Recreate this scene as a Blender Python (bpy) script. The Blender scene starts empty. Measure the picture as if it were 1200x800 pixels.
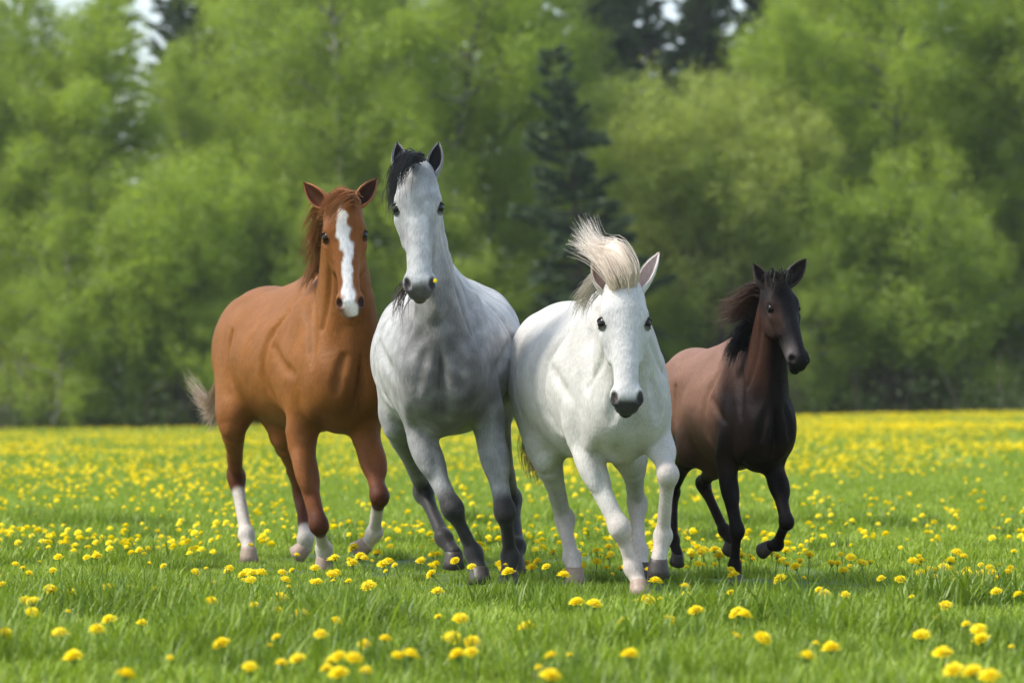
import bpy, math, random
import numpy as np
from mathutils import Vector

# ------------------------------------------------------------------ camera, sky, sun, exposure
scene = bpy.context.scene
HAZE = 0.00018                                   # density of the added haze, per metre
FPX, HORIZON, CAM_H = 4620.0, 459.0, 1.0        # focal length in photo pixels, horizon row, lens height
cam_data = bpy.data.cameras.new('camera')
cam_data.sensor_width = 36.0
cam_data.lens = FPX / 1200 * 36.0
cam_data.shift_y = (HORIZON - 400) / 1200
cam_data.clip_start = 0.5
cam_data.clip_end = 3000
cam_data.dof.use_dof = True
cam_data.dof.focus_distance = 19.9
cam_data.dof.aperture_fstop = 3.0
cam = bpy.data.objects.new('camera', cam_data)
scene.collection.objects.link(cam)
cam.location = (0, 0, CAM_H)
cam.rotation_euler = (math.radians(90), 0, 0)
scene.camera = cam

SUN_EL, SUN_AZ = math.radians(50), math.radians(-97)     # azimuth from +Y (away from the lens) towards +X
world = bpy.data.worlds.new('World')
scene.world = world
world.use_nodes = True
wn = world.node_tree
for n in list(wn.nodes): wn.nodes.remove(n)
wo = wn.nodes.new('ShaderNodeOutputWorld')
bg = wn.nodes.new('ShaderNodeBackground')
sk = wn.nodes.new('ShaderNodeTexSky')
sk.sky_type = 'NISHITA'
sk.sun_disc = False
sk.sun_elevation = SUN_EL
sk.sun_rotation = SUN_AZ
sk.air_density = 1.2
sk.dust_density = 2.5
sk.ozone_density = 1.0
# thin high cloud veil: fades the blue towards white everywhere alike, with soft noise
tc = wn.nodes.new('ShaderNodeTexCoord')
nz = wn.nodes.new('ShaderNodeTexNoise'); nz.inputs['Scale'].default_value = 3.0; nz.inputs['Detail'].default_value = 5
cr = wn.nodes.new('ShaderNodeMapRange')
cr.inputs['From Min'].default_value = 0.35; cr.inputs['From Max'].default_value = 0.65
cr.inputs['To Min'].default_value = 0.35; cr.inputs['To Max'].default_value = 0.75
mx = wn.nodes.new('ShaderNodeMixRGB')
mx.inputs['Color2'].default_value = (3.1, 3.6, 4.3, 1)
wn.links.new(tc.outputs['Generated'], nz.inputs['Vector'])
wn.links.new(nz.outputs['Fac'], cr.inputs['Value'])
wn.links.new(cr.outputs['Result'], mx.inputs['Fac'])
wn.links.new(sk.outputs['Color'], mx.inputs['Color1'])
wn.links.new(mx.outputs['Color'], bg.inputs['Color'])
bg.inputs['Strength'].default_value = 0.15
wn.links.new(bg.outputs['Background'], wo.inputs['Surface'])

sun_data = bpy.data.lights.new('sun', 'SUN')
sun_data.energy = 2.4
sun_data.angle = math.radians(12)
sun_data.color = (1.0, 0.95, 0.87)
sun = bpy.data.objects.new('sun', sun_data)
scene.collection.objects.link(sun)
_sd = Vector((math.cos(SUN_EL) * math.sin(SUN_AZ), math.cos(SUN_EL) * math.cos(SUN_AZ), math.sin(SUN_EL)))
sun.rotation_euler = _sd.to_track_quat('Z', 'Y').to_euler()
sun.location = (0, 0, 60)

scene.view_settings.view_transform = 'Standard'
scene.view_settings.look = 'None'
scene.view_settings.exposure = 1.1
scene.view_settings.gamma = 1.0
scene.view_settings.use_curve_mapping = False
scene.render.engine = 'CYCLES'
scene.cycles.use_denoising = True
scene.cycles.max_bounces = 9
scene.cycles.diffuse_bounces = 5
scene.cycles.transmission_bounces = 5
scene.cycles.volume_bounces = 0
scene.cycles.transparent_max_bounces = 4

# ------------------------------------------------------------------ helpers
rng = np.random.default_rng(7)
COL = scene.collection

def P(px, py, d):
    """the point on the photo pixel's ray at d metres from the lens"""
    return np.array([(px - 600.0) / FPX * d, d, CAM_H - (py - HORIZON) / FPX * d])

def sstep(a, b, x):
    t = np.clip((x - a) / (b - a), 0, 1)
    return t * t * (3 - 2 * t)

def ground_z(x, y):
    x = np.asarray(x, float); y = np.asarray(y, float)
    r = sstep(26, 120, y)
    z = 0.02 * 30 * np.tanh(x / 30) * r
    z = z + 0.05 * np.sin(x * 0.35 + 1.0) * np.sin(y * 0.21) * sstep(24, 40, y)
    return z

def link(o, parent=None):
    COL.objects.link(o)
    if parent is not None: o.parent = parent
    return o

def tag(o, label=None, cat=None, group=None, kind=None):
    if label: o['label'] = label
    if cat: o['category'] = cat
    if group: o['group'] = group
    if kind: o['kind'] = kind
    return o

def empty(name, loc):
    o = bpy.data.objects.new(name, None)
    o.empty_display_size = 0.2
    o.location = loc
    return link(o)

def mesh_np(name, verts, faces, smooth=True, colors=None, mats=()):
    """mesh from a vertex array and an (n,3) or (n,4) index array, or a list of such arrays"""
    me = bpy.data.meshes.new(name)
    if not isinstance(faces, (list, tuple)): faces = [faces]
    faces = [np.asarray(f, np.int32) for f in faces if len(f)]
    verts = np.asarray(verts, np.float32)
    me.vertices.add(len(verts)); me.vertices.foreach_set('co', verts.ravel())
    nl = sum(f.size for f in faces); nf = sum(len(f) for f in faces)
    me.loops.add(nl); me.polygons.add(nf)
    me.loops.foreach_set('vertex_index', np.concatenate([f.ravel() for f in faces]))
    tot = np.concatenate([np.full(len(f), f.shape[1], np.int32) for f in faces])
    st = np.concatenate([[0], np.cumsum(tot)[:-1]]).astype(np.int32)
    me.polygons.foreach_set('loop_start', st)
    me.polygons.foreach_set('use_smooth', np.full(nf, smooth))
    if colors is not None:
        at = me.color_attributes.new('coat', 'FLOAT_COLOR', 'POINT')
        c = np.ones((len(verts), 4), np.float32); c[:, :3] = colors
        at.data.foreach_set('color', c.ravel())
    for m in mats: me.materials.append(m)
    me.update(); me.validate()
    return me

def obj(name, me, parent=None):
    return link(bpy.data.objects.new(name, me), parent)

def nmat(name):
    m = bpy.data.materials.new(name); m.use_nodes = True
    nt = m.node_tree
    for n in list(nt.nodes): nt.nodes.remove(n)
    out = nt.nodes.new('ShaderNodeOutputMaterial')
    def N(t, **kw):
        n = nt.nodes.new(t)
        for k, v in kw.items():
            if k in n.inputs: n.inputs[k].default_value = v
            else: setattr(n, k, v)
        return n
    return m, nt, N, out

def unit(v):
    v = np.asarray(v, float)
    return v / (np.linalg.norm(v) + 1e-12)

def tubes(paths, radii, sides=5):
    """joined tapered tubes: list of (n,3) polylines with (n,) radii -> verts, quads"""
    V, F, base = [], [], 0
    ang = np.arange(sides) * 2 * math.pi / sides
    for p, r in zip(paths, radii):
        p = np.asarray(p, float); n = len(p)
        t = np.gradient(p, axis=0); t /= np.linalg.norm(t, axis=1, keepdims=True) + 1e-9
        ref = np.array([0.31, 0.93, 0.17])
        u = np.cross(t, ref); u /= np.linalg.norm(u, axis=1, keepdims=True) + 1e-9
        w = np.cross(t, u)
        ring = p[:, None] + np.asarray(r)[:, None, None] * (np.cos(ang)[None, :, None] * u[:, None] + np.sin(ang)[None, :, None] * w[:, None])
        V.append(ring.reshape(-1, 3))
        i = np.arange(n - 1)[:, None] * sides; j = np.arange(sides)[None]; jn = (j + 1) % sides
        F.append(np.stack([i + j, i + jn, i + sides + jn, i + sides + j], -1).reshape(-1, 4) + base)
        base += n * sides
    return np.concatenate(V), np.concatenate(F)

def strands(paths, r0, sides=3, colors=None):
    """hair: (N,M,3) -> verts, quads, per-vertex colours"""
    Np, M, _ = paths.shape
    t = np.gradient(paths, axis=1); t /= np.linalg.norm(t, axis=2, keepdims=True) + 1e-9
    u = np.cross(t, np.array([0.2, 0.9, 0.35])); u /= np.linalg.norm(u, axis=2, keepdims=True) + 1e-9
    w = np.cross(t, u)
    s = np.linspace(0, 1, M)
    rad = (r0 * np.clip(1.15 - s, 0.12, 1))[None, :, None] if np.isscalar(r0) else (np.asarray(r0)[:, None, None] * np.clip(1.15 - s, 0.12, 1)[None, :, None])
    ang = np.arange(sides) * 2 * math.pi / sides
    ring = np.stack([paths + rad * (math.cos(a) * u + math.sin(a) * w) for a in ang], 2)     # N,M,sides,3
    V = ring.reshape(-1, 3)
    b = (np.arange(Np) * M * sides)[:, None, None]; i = (np.arange(M - 1) * sides)[None, :, None]
    j = np.arange(sides)[None, None]; jn = (j + 1) % sides
    F = np.stack([b + i + j, b + i + jn, b + i + sides + jn, b + i + sides + j], -1).reshape(-1, 4)
    c = None if colors is None else np.repeat(colors.reshape(Np * M, 3), sides, 0)
    return V, F, c

def spline(ctrl, n):
    """Catmull-Rom through (...,K,3) control points -> (...,n,3)"""
    c = np.asarray(ctrl, float); K = c.shape[-2]
    ext = np.concatenate([2 * c[..., :1, :] - c[..., 1:2, :], c, 2 * c[..., -1:, :] - c[..., -2:-1, :]], -2)
    t = np.linspace(0, K - 1, n); i = np.minimum(t.astype(int), K - 2); f = (t - i)[:, None]
    p0, p1, p2, p3 = (ext[..., i + k, :] for k in range(4))
    return 0.5 * (2 * p1 + (p2 - p0) * f + (2 * p0 - 5 * p1 + 4 * p2 - p3) * f ** 2 + (3 * p1 - p0 - 3 * p2 + p3) * f ** 3)

# ------------------------------------------------------------------ ground
def ground_material():
    m, nt, N, out = nmat('meadow soil and low turf')
    tx = N('ShaderNodeTexCoord')
    n1 = N('ShaderNodeTexNoise', Scale=0.35, Detail=6.0)
    n2 = N('ShaderNodeTexNoise', Scale=9.0, Detail=8.0, Roughness=0.7)
    nt.links.new(tx.outputs['Object'], n1.inputs['Vector']); nt.links.new(tx.outputs['Object'], n2.inputs['Vector'])
    r = N('ShaderNodeValToRGB')
    r.color_ramp.elements[0].position = .3; r.color_ramp.elements[0].color = (.035, .060, .012, 1)
    r.color_ramp.elements[1].position = .7; r.color_ramp.elements[1].color = (.085, .150, .022, 1)
    mx = N('ShaderNodeMath', operation='ADD'); hf = N('ShaderNodeMath', operation='MULTIPLY'); hf.inputs[1].default_value = .5
    nt.links.new(n1.outputs['Fac'], mx.inputs[0]); nt.links.new(n2.outputs['Fac'], mx.inputs[1])
    nt.links.new(mx.outputs[0], hf.inputs[0]); nt.links.new(hf.outputs[0], r.inputs['Fac'])
    bs = N('ShaderNodeBsdfPrincipled', Roughness=0.9)
    nt.links.new(r.outputs[0], bs.inputs['Base Color'])
    bp = N('ShaderNodeBump', Strength=.6, Distance=.05)
    nt.links.new(n2.outputs['Fac'], bp.inputs['Height']); nt.links.new(bp.outputs[0], bs.inputs['Normal'])
    nt.links.new(bs.outputs[0], out.inputs['Surface'])
    return m
gx = np.concatenate([-np.geomspace(900, 30, 14), np.linspace(-28, 28, 41), np.geomspace(30, 900, 14)])
gy = np.concatenate([np.linspace(-40, 10, 8), np.linspace(12, 145, 90), np.geomspace(150, 1500, 16)])
GX, GY = np.meshgrid(gx, gy, indexing='ij')
gv = np.stack([GX, GY, ground_z(GX, GY)], -1).reshape(-1, 3)
i = np.arange(len(gx) - 1)[:, None] * len(gy); j = np.arange(len(gy) - 1)[None]
gf = np.stack([i + j, i + len(gy) + j, i + len(gy) + j + 1, i + j + 1], -1).reshape(-1, 4)
tag(obj('meadow_ground', mesh_np('meadow_ground', gv, gf, True, None, [ground_material()])), kind='structure')

# ------------------------------------------------------------------ grass: tufts of blades set out over the meadow
def leafy_material(name, ramp, trans=0.4, rough=0.5, vary=0.25, tcol=1.6):
    """two-sided leaf: diffuse + translucent, shade picked per leaf by the coat attribute's red channel"""
    m, nt, N, out = nmat(name)
    at = N('ShaderNodeVertexColor', layer_name='coat')
    sp = N('ShaderNodeSeparateColor'); nt.links.new(at.outputs['Color'], sp.inputs[0])
    oi = N('ShaderNodeObjectInfo')
    ma = N('ShaderNodeMath', operation='MULTIPLY_ADD'); ma.inputs[1].default_value = vary; 
    nt.links.new(oi.outputs['Random'], ma.inputs[0]); nt.links.new(sp.outputs[0], ma.inputs[2])
    sb = N('ShaderNodeMath', operation='SUBTRACT'); sb.inputs[1].default_value = vary * .5
    nt.links.new(ma.outputs[0], sb.inputs[0])
    r = N('ShaderNodeValToRGB')
    el = r.color_ramp.elements
    el[0].position, el[0].color = ramp[0][0], (*ramp[0][1], 1)
    el[1].position, el[1].color = ramp[-1][0], (*ramp[-1][1], 1)
    for p, c in ramp[1:-1]:
        e = el.new(p); e.color = (*c, 1)
    nt.links.new(sb.outputs[0], r.inputs['Fac'])
    d = N('ShaderNodeBsdfDiffuse'); t = N('ShaderNodeBsdfTranslucent')
    nt.links.new(r.outputs[0], d.inputs['Color'])
    sc_ = N('ShaderNodeVectorMath', operation='MULTIPLY'); sc_.inputs[1].default_value = (tcol, tcol, tcol * .6)
    nt.links.new(r.outputs[0], sc_.inputs[0]); nt.links.new(sc_.outputs[0], t.inputs['Color'])
    mxs = N('ShaderNodeMixShader', Fac=trans)
    nt.links.new(d.outputs[0], mxs.inputs[1]); nt.links.new(t.outputs[0], mxs.inputs[2])
    g = N('ShaderNodeBsdfGlossy', Roughness=rough); g.inputs['Color'].default_value = (1, 1, 1, 1)
    mg = N('ShaderNodeMixShader', Fac=0.025)
    nt.links.new(mxs.outputs[0], mg.inputs[1]); nt.links.new(g.outputs[0], mg.inputs[2])
    nt.links.new(mg.outputs[0], out.inputs['Surface'])
    return m
M_grass = leafy_material('grass blades', [(0.0, (.10, .165, .014)), (.5, (.245, .345, .026)), (.85, (.31, .40, .045)), (1.0, (.40, .39, .13))], .35, .5, .35, 1.3)

def tuft(n, rad, hmin, hmax, width, lean, seed, seg=3):
    g = np.random.default_rng(seed)
    a = g.uniform(0, 2 * math.pi, n); r = rad * np.sqrt(g.random(n))
    root = np.stack([r * np.cos(a), r * np.sin(a), np.full(n, -.01)], 1)
    h = g.uniform(hmin, hmax, n); la = g.uniform(0, 2 * math.pi, n); le = g.uniform(.1, lean, n) * h
    dirv = np.stack([np.cos(la), np.sin(la), np.zeros(n)], 1); sidev = np.stack([-np.sin(la + g.normal(0, .6, n)), np.cos(la), np.zeros(n)], 1)
    s = np.linspace(0, 1, seg + 1)
    ctr = root[:, None] + dirv[:, None] * (le[:, None] * s ** 2)[..., None]
    ctr[..., 2] += h[:, None] * s * (1 - .25 * s * (le / h)[:, None])
    w = width * g.uniform(.6, 1.3, n)[:, None] * np.array([1, .9, .62, .06])[None, :seg + 1]
    V = np.stack([ctr - sidev[:, None] * w[..., None], ctr + sidev[:, None] * w[..., None]], 2)       # n,seg+1,2,3
    b = (np.arange(n) * (seg + 1) * 2)[:, None]; k = (np.arange(seg) * 2)[None]
    F = np.stack([b + k, b + k + 1, b + k + 3, b + k + 2], -1).reshape(-1, 4)
    tone = np.clip(g.normal(.45, .2, n), 0, 1)
    c = np.repeat(tone, (seg + 1) * 2)[:, None] * np.ones(3)
    return V.reshape(-1, 3), F, c

def gn_scatter(name, pts, rotz, scl, idx, sources, label, cat, tilt=None):
    """ONE stuff object: a point mesh whose points carry copies of the source meshes"""
    sc_col = bpy.data.collections.new(name + '_sources')
    for q, me in enumerate(sources):
        so = bpy.data.objects.new('%s_source_%02d' % (name, q), me); sc_col.objects.link(so)
    me = bpy.data.meshes.new(name)
    me.vertices.add(len(pts)); me.vertices.foreach_set('co', np.asarray(pts, np.float32).ravel())
    rot = np.zeros((len(pts), 3), np.float32); rot[:, 2] = rotz
    if tilt is not None: rot[:, :2] = tilt
    for nm, ty, arr, key in (('turn', 'FLOAT_VECTOR', rot, 'vector'), ('grow', 'FLOAT', np.asarray(scl, np.float32), 'value'), ('pick', 'INT', np.asarray(idx, np.int32), 'value')):
        at = me.attributes.new(nm, ty, 'POINT'); at.data.foreach_set(key, np.ascontiguousarray(arr).ravel())
    o = obj(name, me)
    ng = bpy.data.node_groups.new(name, 'GeometryNodeTree')
    ng.interface.new_socket('Geometry', in_out='INPUT', socket_type='NodeSocketGeometry')
    ng.interface.new_socket('Geometry', in_out='OUTPUT', socket_type='NodeSocketGeometry')
    gi, go = ng.nodes.new('NodeGroupInput'), ng.nodes.new('NodeGroupOutput')
    iop = ng.nodes.new('GeometryNodeInstanceOnPoints'); iop.inputs['Pick Instance'].default_value = True
    ci = ng.nodes.new('GeometryNodeCollectionInfo'); ci.inputs['Collection'].default_value = sc_col
    ci.inputs['Separate Children'].default_value = True; ci.inputs['Reset Children'].default_value = True
    def att(nm, ty):
        n = ng.nodes.new('GeometryNodeInputNamedAttribute'); n.data_type = ty; n.inputs['Name'].default_value = nm; return n.outputs['Attribute']
    ng.links.new(gi.outputs[0], iop.inputs['Points']); ng.links.new(ci.outputs[0], iop.inputs['Instance'])
    ng.links.new(att('pick', 'INT'), iop.inputs['Instance Index'])
    e2r = ng.nodes.new('FunctionNodeEulerToRotation')
    ng.links.new(att('turn', 'FLOAT_VECTOR'), e2r.inputs[0]); ng.links.new(e2r.outputs[0], iop.inputs['Rotation'])
    ng.links.new(att('grow', 'FLOAT'), iop.inputs['Scale']); ng.links.new(iop.outputs[0], go.inputs[0])
    md = o.modifiers.new('scatter', 'NODES'); md.node_group = ng
    return tag(o, label, cat, kind='stuff')

def in_view(n, y0, y1, margin=1.9, extra=1.0):
    """random ground points in the wedge seen from the lens"""
    y = np.sqrt(rng.uniform(y0 ** 2, y1 ** 2, n))
    x = rng.uniform(-1, 1, n) * (0.13 * y * margin + extra)
    return x, y
def vnoise(x, y, s, seed):
    """smooth value noise 0..1"""
    g = np.random.default_rng(seed).random((64, 64))
    u, v = x / s, y / s; iu, iv = np.floor(u).astype(int), np.floor(v).astype(int)
    fu, fv = u - iu, v - iv; fu = fu * fu * (3 - 2 * fu); fv = fv * fv * (3 - 2 * fv)
    q = lambda a, b: g[(iu + a) % 64, (iv + b) % 64]
    return (q(0, 0) * (1 - fu) + q(1, 0) * fu) * (1 - fv) + (q(0, 1) * (1 - fu) + q(1, 1) * fu) * fv

grass_src = []
for q in range(6):
    V_, F_, c_ = tuft(70, .20, .03, .085, .0042, .9, 100 + q); grass_src.append(mesh_np('grass_tuft', V_, F_, True, c_, [M_grass]))
for q in range(3):      # lusher, taller tufts
    V_, F_, c_ = tuft(110, .17, .08, .20, .005, .8, 200 + q); c_ = c_ * .45; grass_src.append(mesh_np('grass_tuft', V_, F_, True, c_, [M_grass]))
for q in range(4):      # wide coarse tufts for the far field
    V_, F_, c_ = tuft(60, .5, .04, .12, .011, .9, 300 + q, 2); grass_src.append(mesh_np('grass_tuft', V_, F_, True, c_, [M_grass]))
px_, py_, sc_l, ix_ = [], [], [], []
x, y = in_view(7400, 10.5, 27); px_.append(x); py_.append(y)
hv = vnoise(x, y, 1.1, 5); sc_l.append(.45 + 1.15 * hv ** 1.3 + rng.uniform(-.2, .25, len(x))); ix_.append(rng.integers(0, 6, len(x)))
x, y = in_view(2200, 10.5, 30); k = vnoise(x, y, .9, 9) + sstep(18, 13, y) * .30 > .60; x, y = x[k], y[k]
px_.append(x); py_.append(y); sc_l.append(rng.uniform(.45, 1.05, len(x))); ix_.append(rng.integers(6, 9, len(x)))
for tx_, ty_, n_ in ((-1.55, 17.3, 10), (-1.75, 17.8, 5), (-.62, 16.2, 9), (.15, 18.8, 8), (.32, 19.2, 6), (.95, 16.9, 6), (1.6, 15.8, 6), (-2.0, 14.6, 7), (1.15, 21.3, 4), (-1.1, 15.4, 7), (.45, 15.2, 7), (-2.1, 18.2, 6), (-.9, 18.9, 5), (2.1, 18.4, 5)):
    n_ = int(n_ * 1.7); px_.append(tx_ + rng.normal(0, .16, n_)); py_.append(ty_ + rng.normal(0, .25, n_)); sc_l.append(rng.uniform(.7, 1.4, n_)); ix_.append(rng.integers(6, 9, n_))
x, y = in_view(10500, 26, 55); px_.append(x); py_.append(y); sc_l.append(rng.uniform(.8, 1.5, len(x))); ix_.append(rng.integers(0, 6, len(x)))
x, y = in_view(14000, 50, 132); px_.append(x); py_.append(y); sc_l.append(rng.uniform(.7, 1.5, len(x))); ix_.append(rng.integers(9, 13, len(x)))
gx_, gy_ = np.concatenate(px_), np.concatenate(py_)
# trampled shorter where the horses run
gs_ = np.concatenate(sc_l)
run_ = sstep(18.2, 19.0, gy_) * (1 - sstep(23.5, 25, gy_)) * (1 - sstep(1.7, 2.1, np.abs(gx_)))
gs_ = gs_ * (1 - .52 * run_)
gn_scatter('meadow_grass', np.stack([gx_, gy_, ground_z(gx_, gy_)], 1), rng.uniform(0, 6.28, len(gx_)), gs_, np.concatenate(ix_), grass_src,
           'short green meadow grass with lusher tufts covering the field', 'grass')

# ------------------------------------------------------------------ trees
def bark_material(name, c1, c2, birch=False):
    m, nt, N, out = nmat(name)
    tx = N('ShaderNodeTexCoord'); mp = N('ShaderNodeMapping'); mp.inputs['Scale'].default_value = (1, 1, 3.0) if birch else (6, 6, 1)
    n = N('ShaderNodeTexNoise', Scale=3.0, Detail=5.0); nt.links.new(tx.outputs['Object'], mp.inputs['Vector']); nt.links.new(mp.outputs[0], n.inputs['Vector'])
    r = N('ShaderNodeValToRGB'); r.color_ramp.elements[0].position = .42; r.color_ramp.elements[0].color = (*c1, 1)
    r.color_ramp.elements[1].position = .6; r.color_ramp.elements[1].color = (*c2, 1)
    nt.links.new(n.outputs['Fac'], r.inputs['Fac'])
    bs = N('ShaderNodeBsdfPrincipled', Roughness=.85); nt.links.new(r.outputs[0], bs.inputs['Base Color'])
    nt.links.new(bs.outputs[0], out.inputs['Surface'])
    return m
M_birchbark = bark_material('birch bark', (.05, .045, .04), (.26, .25, .22), True)
M_bark = bark_material('grey-brown bark', (.06, .045, .035), (.14, .11, .085))
M_sprucebark = bark_material('spruce bark', (.05, .035, .028), (.10, .075, .06))
M_birch = leafy_material('birch leaves', [(0, (.14, .20, .024)), (.5, (.215, .29, .036)), (1, (.27, .35, .052))], .50, .45, .30, 1.7)
M_bright = leafy_material('young birch leaves', [(0, (.17, .235, .026)), (.5, (.245, .325, .038)), (1, (.30, .38, .052))], .50, .45, .25, 1.7)
M_willow = leafy_material('willow leaves', [(0, (.19, .235, .045)), (.5, (.28, .335, .07)), (1, (.36, .41, .10))], .50, .45, .25, 1.6)
M_needle = leafy_material('spruce needles', [(0, (.036, .062, .028)), (.5, (.070, .112, .048)), (1, (.105, .155, .066))], .2, .5, .25, 1.2)
M_brush = leafy_material('undergrowth leaves', [(0, (.05, .075, .018)), (.5, (.075, .115, .022)), (1, (.11, .13, .04))], .35, .5, .2, 1.3)

def leaves(centres, per, spread, size, seed, droop=1.0, tone_z=None):
    """small folded leaf faces spread round the twig ends"""
    g = np.random.default_rng(seed)
    n = len(centres) * per
    c = np.repeat(centres, per, 0) + g.normal(0, 1, (n, 3)) * np.array([spread, spread, spread * droop])
    nrm = g.normal(0, 1, (n, 3)) + np.array([0, 0, .5]); nrm /= np.linalg.norm(nrm, axis=1, keepdims=True)
    u = np.cross(nrm, g.normal(0, 1, (n, 3))); u /= np.linalg.norm(u, axis=1, keepdims=True) + 1e-9
    w = np.cross(nrm, u)
    s = (size * g.uniform(.6, 1.35, n))[:, None]
    V = np.stack([c - u * s, c + w * s * .55 + nrm * s * .15, c + u * s, c - w * s * .55 + nrm * s * .15], 1).reshape(-1, 3)
    F = np.arange(n * 4).reshape(-1, 4)
    ct = np.clip(g.normal(.5, .17, len(centres)), 0, 1)
    tone = np.clip(np.repeat(ct, per) + g.normal(0, .14, n), 0, 1)
    return V, F, np.repeat(tone, 4)[:, None] * np.ones(3)

def limb(p0, dirv, length, bend, g, n=7):
    """a curved limb polyline; bend is the upward(+)/downward(-) pull along it"""
    d = unit(dirv); p = [np.asarray(p0, float)]
    for q in range(n - 1):
        d = unit(d + np.array([g.normal(0, .10), g.normal(0, .10), bend + g.normal(0, .05)]))
        p.append(p[-1] + d * length / (n - 1))
    return np.array(p)

def birch(seed, H, R, low, mat, size, nl=64, per=46, bark=None, top=.5, droop=-.10):
    g = np.random.default_rng(seed)
    tr = limb((0, 0, -.2), (g.normal(0, .03), g.normal(0, .03), 1), H, .05, g, 12)
    paths, rads, cent = [tr], [np.linspace(H * .0085, .02, 12)], []
    for q in range(nl):
        t = low + (1 - low) * (q + g.random()) / nl
        k = t * 11; i0 = min(int(k), 10); p0 = tr[i0] + (tr[i0 + 1] - tr[i0]) * (k - i0)
        prof = math.sin(math.pi * min(1, ((t - low) / (1 - low)) * .86 + .16)) ** .8
        L = R * prof * g.uniform(.55, 1.15) + .4
        az = q * 2.399 + g.normal(0, .4); el = g.uniform(.35, 1.0)
        lb = limb(p0, (math.cos(az) * math.cos(el), math.sin(az) * math.cos(el), math.sin(el)), L, droop, g, 7)
        paths.append(lb); rads.append(np.linspace(.018 + .012 * L, .006, 7))
        for s in np.linspace(.30, 1, max(5, int(L * 4.2))):
            kk = s * 6; a = min(int(kk), 5); c = lb[a] + (lb[a + 1] - lb[a]) * (kk - a)
            off = g.normal(0, .28, 3) * (1.2 - .4 * s); off[2] -= abs(g.normal(0, .25))
            cent.append(c + off)
            if g.random() < .5:
                tw = np.stack([c, c + off * .5 + [0, 0, .03], c + off]); paths.append(tw); rads.append(np.array([.008, .005, .003]))
    wv, wf = tubes(paths, rads, 5)
    lv, lf, lc = leaves(np.array(cent), per, .24, size, seed + 1, 1.25)
    return mesh_np('trunk', wv, wf, True, None, [bark or M_birchbark]), mesh_np('crown', lv, lf, False, lc, [mat])

def dome(seed, H, R, mat, size, stems=9, per=42, nc=760, low=.12):
    """a many-stemmed rounded willow or young tree"""
    g = np.random.default_rng(seed)
    paths, rads, cent = [], [], []
    lobes = [(np.array([g.normal(0, R * .42), g.normal(0, R * .42), H * g.uniform(.30, .86)]), g.uniform(.28, .5) * R) for _ in range(26)]
    lobes += [(np.array([g.normal(0, R * .15), g.normal(0, R * .15), H * .88]), R * .3)]
    for c, r in lobes:
        fall = 1 - .5 * max(0, (c[2] / H - .55) / .45) ** 2
        rad = np.hypot(c[0], c[1]); lim = R * .72 * fall
        if rad > lim: c[:2] *= lim / rad
        st = np.array([c[0] * .12 + g.normal(0, .15), c[1] * .12 + g.normal(0, .15), -.1])
        mid = st * .45 + c * .55 + np.array([g.normal(0, .2), g.normal(0, .2), H * .02]); mid[:2] *= .62
        p = spline([st, mid, c], 9); paths.append(p); rads.append(np.linspace(.055, .012, 9) * g.uniform(.7, 1.3))
        m = int(nc / len(lobes))
        v = g.normal(0, 1, (m, 3)); v /= np.linalg.norm(v, axis=1, keepdims=True)
        q = c + v * r * (g.random((m, 1)) ** .5) * np.array([1.05, 1.05, .95]); cent.append(q)
        for e in q[::4]: paths.append(np.stack([c + (e - c) * .15, (c + e) * .5 + g.normal(0, .08, 3), e])); rads.append(np.array([.012, .008, .004]))
    cent = np.concatenate(cent); cent = cent[cent[:, 2] > low * H * g.random(len(cent)) + .3]
    wv, wf = tubes(paths, rads, 4)
    lv, lf, lc = leaves(cent, per, .20, size, seed + 1, 1.1)
    return mesh_np('trunk', wv, wf, True, None, [M_bark]), mesh_np('crown', lv, lf, False, lc, [mat])

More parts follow.
